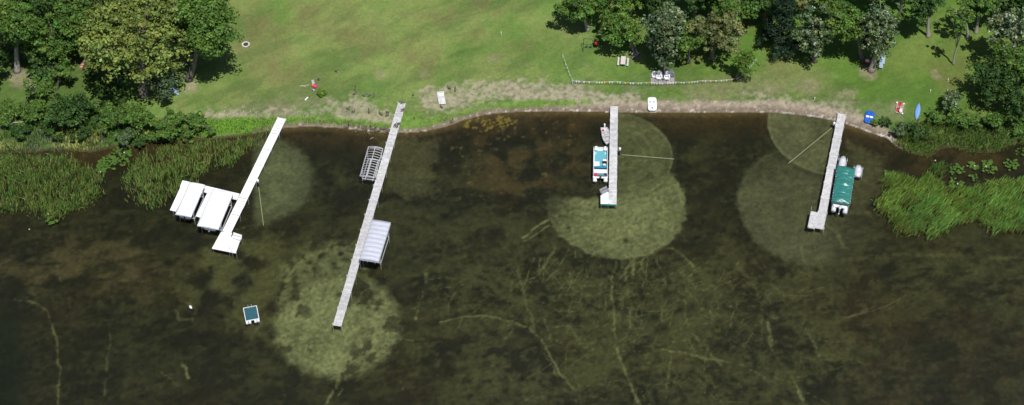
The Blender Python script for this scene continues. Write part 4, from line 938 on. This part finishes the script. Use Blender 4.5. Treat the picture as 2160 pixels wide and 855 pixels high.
LBUSH=[((20,258),(20,240),2.6,1.4,'green','low green bush at the left edge above the marsh'),((75,258),(72,236),3.0,1.6,'green','wide green bush left of the dense dark round tree'),((250,268),(247,240),3.1,2.2,'green','green bush nearest the dense round tree in the shore row'),((300,275),(298,248),3.0,2.3,'green','second green bush of the shore row below the olive tree'),((352,285),(350,258),3.2,2.2,'green','third green bush of the shore row, closest to the water'),((400,272),(400,248),2.7,1.9,'green','fourth green bush at the right end of the shore row'),((268,308),(265,285),2.0,1.4,'grey','grey green willow bush at the marsh edge below the shore row'),((205,245),(203,225),2.0,1.2,'green','small bush between the dense round tree and the olive tree'),((330,300),(330,283),1.8,1.0,'green','low bush leaning over the brown bank left of the reeds'),((250,222),(255,210),1.8,1.0,'green','low bush below the dark foot of the olive tree'),((215,292),(215,275),1.7,1.0,'green','small green bush above the yellow moss')]
LBUSH += [((170,292),(168,278),2.4,1.1,'dark','dark low bush below the dense round tree at the marsh'),((300,308),(300,296),1.9,.9,'dark','dark low bush at the reed edge below the shore row'),((395,292),(395,280),2.3,1.0,'green','low bush in front of the fourth bush of the shore row'),((440,282),(440,270),2.0,.9,'green','low bush at the right end of the shore row by the bright grass'),((110,285),(108,270),2.6,1.1,'dark','dark low bush left of the dense round tree near the marsh'),((40,290),(40,275),2.6,1.1,'dark','dark low bush at the far left marsh'),((200,262),(200,250),2.0,1.0,'dark','dark low bush squeezed between round tree and shore row')]
for i,(b_,c_,r,rz,pl,lab) in enumerate(LBUSH): T('bush',lab,b_,c_,r,rz,pl,200+i,dens=1.2,size=.28,cat='bush')
# right grove
T('broadleaf_tree','tree with bare grey trunk at the left end of the right grove',(1239,62),(1222,2),4.3,3.6,'green',20,PALEBARK)
T('broadleaf_tree','tree with thin orange trunk second from the left in the right grove',(1266,60),(1296,-8),3.8,3.4,'green',21,mat('orange bark',(.32,.2,.1)),dens=.8,trunk_r=.14)
T('broadleaf_tree','bright green tree rooted among rocks beside the picnic table',(1338,113),(1316,56),4.4,3.7,'green',22,dens=1.0)
T('broadleaf_tree','tall silvery leaved tree above the patio chairs',(1402,149),(1399,70),4.6,6.3,'silver',23,dens=1.2,size=.40,clumpf=.2)
T('broadleaf_tree','green tree squeezed between the silvery tree and the brownish tree',(1452,132),(1452,78),3.4,3.6,'green',24)
T('broadleaf_tree','brownish olive tree right of the tall silvery tree',(1502,122),(1507,56),4.9,4.3,'olive2',25,dens=1.1,clumpf=.18)
T('broadleaf_tree','dark tree with straight pale trunk behind the brownish tree',(1563,72),(1556,4),4.1,4.0,'green',26,PALEBARK)
T('broadleaf_tree','dark green tree left of the fir at the top edge',(1612,42),(1608,-12),4.6,4,'dark',27,dens=1.2)
T('fir_tree','very dark dense fir with a tan foot in the right grove',(1645,107),(1652,44),3.9,7.2,'fir',28,mat('tan bark',(.36,.27,.2)),dens=2.3,size=.3,shape='cone')
T('broadleaf_tree','silvery tree immediately right of the dark fir',(1718,130),(1712,68),4.2,4.7,'silver',29,dens=1.1,clumpf=.2)
T('broadleaf_tree','green tree left of the two lounge chairs',(1818,125),(1798,48),4.0,4.6,'green',30,dens=1.05)
T('broadleaf_tree','silvery tree with thick leaning grey trunk by the lounge chairs',(1838,148),(1866,66),4.4,5.2,'silver',31,mat('grey bark',(.27,.23,.2)),trunk_r=.5,clumpf=.2)
T('broadleaf_tree','tree with long leaning grey trunk right of the lounge chairs',(1957,77),(1958,4),3.6,3.0,'dark',32,PALEBARK,trunk_r=.3)
T('young_tree','slim nearly bare tree casting a small shadow on the right lawn',(2010,136),(2026,52),2.0,1.9,'green',33,PALEBARK,dens=.55,trunk_r=.16,size=.28)
T('broadleaf_tree','small tree behind the slim bare tree',(2042,79),(2030,22),2.9,2.6,'green',34,PALEBARK,dens=.8)
T('broadleaf_tree','tree with forked pale trunk near the top right',(2058,69),(2070,6),3.0,3.0,'green',35,PALEBARK)
T('broadleaf_tree','silvery leaved tree at the right edge',(2135,150),(2138,66),4.4,4.8,'silver',36,clumpf=.2)
T('broadleaf_tree','dark tree behind the silvery one in the top right corner',(2150,60),(2130,-8),5,4.5,'dark',37,dens=1.2)
T('broadleaf_tree','dense dark green tree above the right marsh',(2090,212),(2092,165),4.0,3.7,'dark',38,dens=1.5,size=.3)
T('broadleaf_tree','green tree behind the dense dark tree at the right edge',(2145,190),(2148,128),4.2,4.2,'green',39,dens=1.2)
T('broadleaf_tree','dark tree at the right edge above the reeds',(2165,262),(2158,215),3.6,3.2,'dark',40,dens=1.3,size=.3)
T('young_tree','small bright green tree standing at the right end of the flags',(1554,170),(1565,130),2.5,2.4,'bright',41,dens=1.9,size=.26,trunk_r=.1)
BACK=[((1395,40),(1400,-30),4.5,4.5,'dark','dark tree behind the tall silvery tree at the top edge'),((1330,30),(1345,-22),4,4,'green','green tree behind the orange trunk at the top edge'),((1465,35),(1470,-25),4.5,4.5,'dark','dark tree behind the squeezed green tree at the top edge'),((1520,25),(1515,-30),4,4,'green','green tree behind the brownish tree at the top edge'),((1690,30),(1692,-20),3.4,3.6,'olive2','yellowish tree peeking out right of the fir top'),((1770,50),(1765,-6),4,3.8,'green','green tree between the two silvery trees at the top edge'),((1840,20),(1840,-35),4,4,'green','green tree behind the leaning grey trunk tree at the top edge'),((1900,25),(1905,-22),3.4,3.5,'grey','grey green tree at the top edge left of the long leaning trunk'),((1190,-30),(1190,-75),4,4,'dark','tree just beyond the top edge at the grove corner'),((330,-10),(330,-70),5,5,'dark','tree beyond the top edge behind the huge olive tree'),((450,0),(455,-50),4.5,4.5,'green','tree beyond the top edge behind the tall dark green tree'),((265,0),(262,-50),4.5,4.5,'dark','tree beyond the top edge left of the huge olive tree')]
for i,(b_,c_,r,rz,pl,lab) in enumerate(BACK): T('broadleaf_tree',lab,b_,c_,r,rz,pl,90+i)
RBUSH=[((2010,232),(2010,208),2.6,1.8,'silver','silvery willow bush left of the dense dark tree'),((1970,262),(1972,246),2.0,1.2,'green','green bush right of the upturned canoe'),((2030,265),(2030,245),3.0,1.6,'green','broad green bush below the silvery willow bush'),((2095,270),(2095,250),3.0,1.6,'green','broad green bush below the dense dark tree'),((1868,268),(1868,256),1.5,.9,'dark','low dark bush beside the blue pedal boat'),((1900,285),(1898,272),1.9,1.0,'grey','grey green low bush on the right bank point'),((1940,290),(1940,275),2.3,1.0,'dark','low dark bush in the middle of the right bank'),((2150,285),(2150,270),2.4,1.2,'green','green bush at the right edge over the reeds'),((1850,265),(1850,259),.9,.5,'green','smallest bush at the end of the right beach')]
for i,(b_,c_,r,rz,pl,lab) in enumerate(RBUSH): T('bush',lab,b_,c_,r,rz,pl,120+i,dens=1.3,size=.26,cat='bush')
T('round_shrub','small round lime green shrub next to the balls on the lawn',(680,200),(680,195),1.1,.42,'lime',140,dens=4.5,size=.22,cat='bush')
# dead stems
def stick(name,label,pts,r,m=DEADWOOD,cat='dead tree'):
    P=[ground(pts[0][0],pts[0][1])]; b=MB(); o=P[0]; L_=[Vector((0,0,-.1))]
    for px,py in pts[1:]:
        q=ray_at_y(px,py,o.y-.6); L_.append(q-o)
    b.path(L_,[r*(1-.7*k/(len(L_)-1)) for k in range(len(L_))],7); e=L_[-1]; b.path([L_[len(L_)//2],L_[len(L_)//2]+Vector((.5,-.2,.7))],[r*.5,r*.1],5); ob=b.build('trunk',m); ob.name=name; ob.location=o; tag(ob,label,cat)
stick('dead_tree','white dead stem leaning in front of the dense dark round tree',[(133,268),(124,250),(115,232)],.12)
stick('fallen_branch','bleached fallen branch in the marsh at far left',[(14,268),(28,259),(50,257)],.09)
stick('dead_branch','bare dead branch rising from the silvery tree by the lounge chairs',[(1858,118),(1862,60),(1856,0)],.14)
p=ground(366,190); b=hull_mb(3.6,1.1,.4,.7)
for i,v in enumerate(b.v): b.v[i]=(v[0],v[1],.45-v[2])
o=b.build('rowing_boat',mat('blue grey hull',(.30,.38,.46))); o.location=p; o.rotation_euler=(0,0,R(38)); tag(o,'blue grey rowing boat upturned in the shade under the olive tree','boat')

# ------------------------------------------------------------------ reeds and grasses
GAIN=1.5
def blades(name,label,pts,dens,hmin,hmax,lean,cols,seed,width=.07,base=None,thin=.45,amp=1.3,tip=None,cat=None,z0=None,fade=0):
    P=np.array([[*G(a,b,(0 if z0 is None else z0))][:2] for a,b in pts]); rr=rs(seed); x0,y0=P.min(0); x1,y1=P.max(0); n=int((x1-x0)*(y1-y0)*dens)
    width*=1.35; x=rr.uniform(x0-1,x1+1,n); y=rr.uniform(y0-1,y1+1,n); d=segdist(x,y,P,True); ins=inside(x,y,P); d=np.where(ins,d,-d)
    nn=fbm(x,y,1.6,3,seed)-.5; nb=fbm(x,y,3.5,3,seed+2)-.5
    k=(d+nn*amp*2+nb*amp*1.5+(rr.rand(n)**3-.3)*amp*1.2>0)&((fbm(x,y,1.1,2,seed+1)>thin*.9)|(rr.rand(n)<.25)); x=x[k];y=y[k];d=d[k];n=len(x)
    if z0 is None: z=np.maximum(hgt(x,y),-.25)
    else: z=hgt(x,y)-.02
    h=(hmin+(hmax-hmin)*rr.rand(n))*(.7+.6*fbm(x,y,2.5,2,seed+3)); h*=np.clip(.7+d*.25,.55,1)*(.75+.5*rr.rand(n)); bend=(rr.rand(n)<.08); 
    lx=lean[0]*h*(.6+.8*rr.rand(n))+rr.normal(size=n)*.13*h; ly=lean[1]*h*(.6+.8*rr.rand(n))+rr.normal(size=n)*.13*h
    lx=np.where(bend,rr.normal(size=n)*h*.7,lx); an=rr.normal(size=n)*.6; wx=np.cos(an)*width*.5; wy=np.sin(an)*width*.5
    b0=np.stack([x,y,z],1); m_=b0+np.stack([lx*.35,ly*.35,h*.55],1); t_=b0+np.stack([lx,ly,h*.95],1); W_=np.stack([wx,wy,wx*0],1)
    V=np.stack([b0-W_,b0+W_,m_+W_,m_-W_,t_+W_*.25,t_-W_*.25],1).reshape(-1,3); i0=np.arange(n)*6
    F1=np.stack([i0,i0+1,i0+2,i0+3],1); F2=np.stack([i0+3,i0+2,i0+4,i0+5],1)
    c=GAIN*np.array(cols)[rr.randint(0,len(cols),n)]*(1 if z0 is None else .62)*(.75+.5*rr.rand(n,1))*(.5+1.0*fbm(x,y,2.4,3,seed+4))[:,None]*(1+np.array([[.25,0,-.2]])*(fbm(x,y,4,2,seed+5)-.5)[:,None]*1.6)
    c1=c.copy(); 
    if base is not None: mb_=(rr.rand(n)<.45)[:,None]; c1=np.where(mb_,np.array(base)[None,:],c*.8)
    c2=c if tip is None else np.where((rr.rand(n)<.3)[:,None],np.array(tip)[None,:],c)
    o=mesh_np(name,V,np.concatenate([F1,F2]),np.concatenate([c1,c2]),BLADE); return tag(o,label,None,None,'stuff')
RG=[(.09,.16,.03),(.11,.19,.035),(.14,.21,.05)]; RD=[(.05,.115,.022),(.075,.16,.028),(.105,.19,.035)]
blades('reed_bed','tall green bulrush bed in the water at right',[(1850,432),(1854,392),(1868,370),(1910,374),(1935,388),(1955,372),(1990,397),(2040,398),(2075,390),(2100,384),(2160,378),(2330,370),(2330,492),(2165,490),(2140,498),(2105,497),(2075,478),(2062,466),(2020,472),(1998,480),(1992,498),(1975,504),(1945,494),(1912,498),(1884,488),(1878,470),(1856,448)],46,1.0,1.9,(.34,.08),[(.075,.165,.026),(.11,.215,.038),(.15,.25,.055)],3,.08,base=(.20,.12,.04),thin=.40,amp=.9)
blades('reed_bed','small round reed tuft between the right bank and the bulrush bed',[(1958,358),(1962,345),(1985,338),(2003,350),(1998,368),(1975,374)],60,.9,1.5,(.2,0),RD,4,.07,base=(.2,.12,.05),thin=.3,amp=.5)
blades('reed_bed','thin reed tuft on the upper edge of the bulrush bed',[(1938,392),(1944,370),(1960,366),(1965,390),(1955,402)],50,.9,1.4,(.2,0),RD,5,.07,thin=.3,amp=.4)
blades('reed_bed','wide dense reed bed at the far left',[(-80,330),(0,332),(60,330),(150,335),(200,345),(215,375),(212,412),(185,432),(150,445),(112,470),(80,455),(0,450),(-80,450)],34,.9,1.6,(.1,.0),RD,6,.075,base=(.22,.24,.08),thin=.42,amp=1.2,tip=(.36,.38,.12))
blades('reed_bed','reed bed between the shore bushes and the white canopies',[(268,352),(300,325),(360,308),(440,300),(520,298),(575,278),(556,300),(505,335),(445,352),(405,380),(372,408),(350,428),(322,440),(288,430),(266,395)],36,.9,1.6,(.06,.0),RD,7,.07,base=(.34,.35,.12),thin=.46,amp=1.1,tip=(.36,.38,.12))
blades('shore_grass','bright long grass on the shore left of the long grey dock',[(405,264),(470,252),(560,252),(620,250),(700,255),(800,264),(846,268),(846,275),(780,274),(700,267),(600,264),(540,282),(430,292)],42,.25,.6,(.05,0),[(.10,.22,.03),(.13,.27,.035),(.08,.17,.025)],8,.06,thin=.3,amp=.5)
blades('shore_grass','bright grass strip above the beach between the long dock and the middle dock',[(868,272),(900,256),(980,236),(1050,223),(1130,214),(1250,219),(1240,226),(1130,229),(1030,236),(960,256),(900,273)],26,.15,.35,(.05,0),[(.12,.24,.03),(.15,.28,.04),(.10,.19,.03)],9,.05,thin=.4,amp=.7)
blades('marsh_grass','mixed green and dead marsh grass on the left bank',[(-80,262),(40,268),(130,278),(215,285),(240,300),(215,318),(130,322),(0,332),(-80,335)],30,.5,1.1,(.1,0),[(.06,.12,.03),(.09,.16,.035),(.33,.28,.22),(.07,.12,.04)],10,.07,thin=.42,amp=1,z0=0)
blades('marsh_grass','tall green grass fringe on the right bank',[(1885,275),(1950,258),(2050,262),(2120,270),(2200,268),(2200,306),(2130,310),(2100,324),(2050,325),(2010,313),(1985,316),(1962,334),(1920,326),(1890,310)],46,.6,1.3,(.08,-.12),[(.07,.14,.03),(.10,.19,.035),(.09,.17,.03),(.12,.21,.04)],11,.07,base=(.18,.11,.06),thin=.3,amp=.7)
blades('straw_tufts','pale dead grass tufts beside the left bushes',[(430,240),(470,238),(545,241),(545,248),(470,251),(430,249)],22,.25,.6,(.05,0),[(.5,.44,.34),(.42,.36,.26)],12,.06,thin=.45,amp=.6)
blades('meadow_growth','green undergrowth around the bushes of the left grove',[(-80,205),(60,225),(190,235),(250,255),(380,275),(430,270),(430,292),(330,300),(230,300),(130,280),(0,268),(-80,265)],26,.35,.8,(.0,0),[(.06,.13,.02),(.09,.18,.03),(.12,.20,.04)],13,.09,thin=.4,amp=1,z0=0)
def lilies(label,spots,seed,flowers):
    rr=rs(seed); b=MB()
    for px,py,r,n in spots:
        c=G(px,py,0)
        for k in range(int(n*.7)):
            a=rr.uniform(0,6.28); q=r*(.15+rr.rand()**.8*rr.uniform(.7,1.1)); x=c.x+q*math.cos(a); y=c.y+q*math.sin(a); s=rr.uniform(.12,.26); ph=rr.uniform(0,6.28); v=.7+.6*rr.rand(); b.col=(.09*v,.175*v,.03*v); z=.012+.004*(k%6)
            ring=[(x+s*math.cos(ph+t),y+s*math.sin(ph+t),z+.02*rr.rand()) for t in np.linspace(.2,6.1,12)]; b.add([(x,y,z)]+ring,[(0,i,i+1) for i in range(1,12)])
    b.col=(.9,.9,.85)
    for px,py in flowers:
        c=G(px,py,.05); b.ball((c.x,c.y,.07),(.11,.11,.06),8,4)
    o=b.build('lily_pads',LEAF); tag(o,label,None,None,'stuff')
lilies('bright green lily pads at the foot of the left willow bush',[(232,345,1.6,70),(250,332,1.9,100),(262,318,1.5,60)],1,[(258,314),(262,322)])
lilies('small column of lily pads in the dark inlet on the left',[(212,346,.9,32),(211,358,.9,30)],2,[(212,363)])
lilies('lily pads at the lower edge of the far left reed bed',[(110,464,1.0,34),(104,455,.6,10)],3,[(102,452),(62,484)])
lilies('lily pads at the left edge above the far left reeds',[(8,342,1.6,55),(20,333,1.0,24)],4,[(14,337)])
lilies('lily pads between the right bank and the bulrush bed',[(2018,357,1.2,50),(2016,387,1.2,48),(2054,349,.9,34),(2082,346,.9,40),(2086,354,1.3,45),(2054,373,.9,20),(2136,347,1.2,40),(2156,322,1.0,26)],5,[(2056,350),(2080,351),(2020,388),(1973,339)])

# ------------------------------------------------------------------ light, sky, camera
wd=bpy.data.worlds.new('World'); sc.world=wd; wd.use_nodes=True; nt=wd.node_tree; bg=nt.nodes['Background']; sky=nt.nodes.new('ShaderNodeTexSky'); sky.sky_type='NISHITA'; sky.sun_disc=False
sdv=Vector((.17,-.40,1)).normalized(); el=math.asin(sdv.z); az=math.atan2(sdv.x,sdv.y)
sky.sun_elevation=el; sky.sun_rotation=az; sky.altitude=200; nt.links.new(sky.outputs[0],bg.inputs[0]); bg.inputs[1].default_value=.06
sl=bpy.data.lights.new('sun','SUN'); sl.energy=4.6; sl.angle=R(.53); sl.color=(1,.97,.92); so=bpy.data.objects.new('sun',sl); COL.objects.link(so); so.rotation_euler=(-sdv).to_track_quat('-Z','Y').to_euler()
cd=bpy.data.cameras.new('camera'); cd.sensor_width=36; cd.lens=F/2160*36; cd.clip_start=1; cd.clip_end=12000; co=bpy.data.objects.new('camera',cd); COL.objects.link(co); co.location=CAM; co.rotation_euler=(math.pi/2-TH,0,0); sc.camera=co
sc.view_settings.view_transform='Standard'; sc.view_settings.look='None'; sc.view_settings.gamma=1; sc.view_settings.exposure=0
sc.cycles.max_bounces=8; sc.cycles.transparent_max_bounces=12
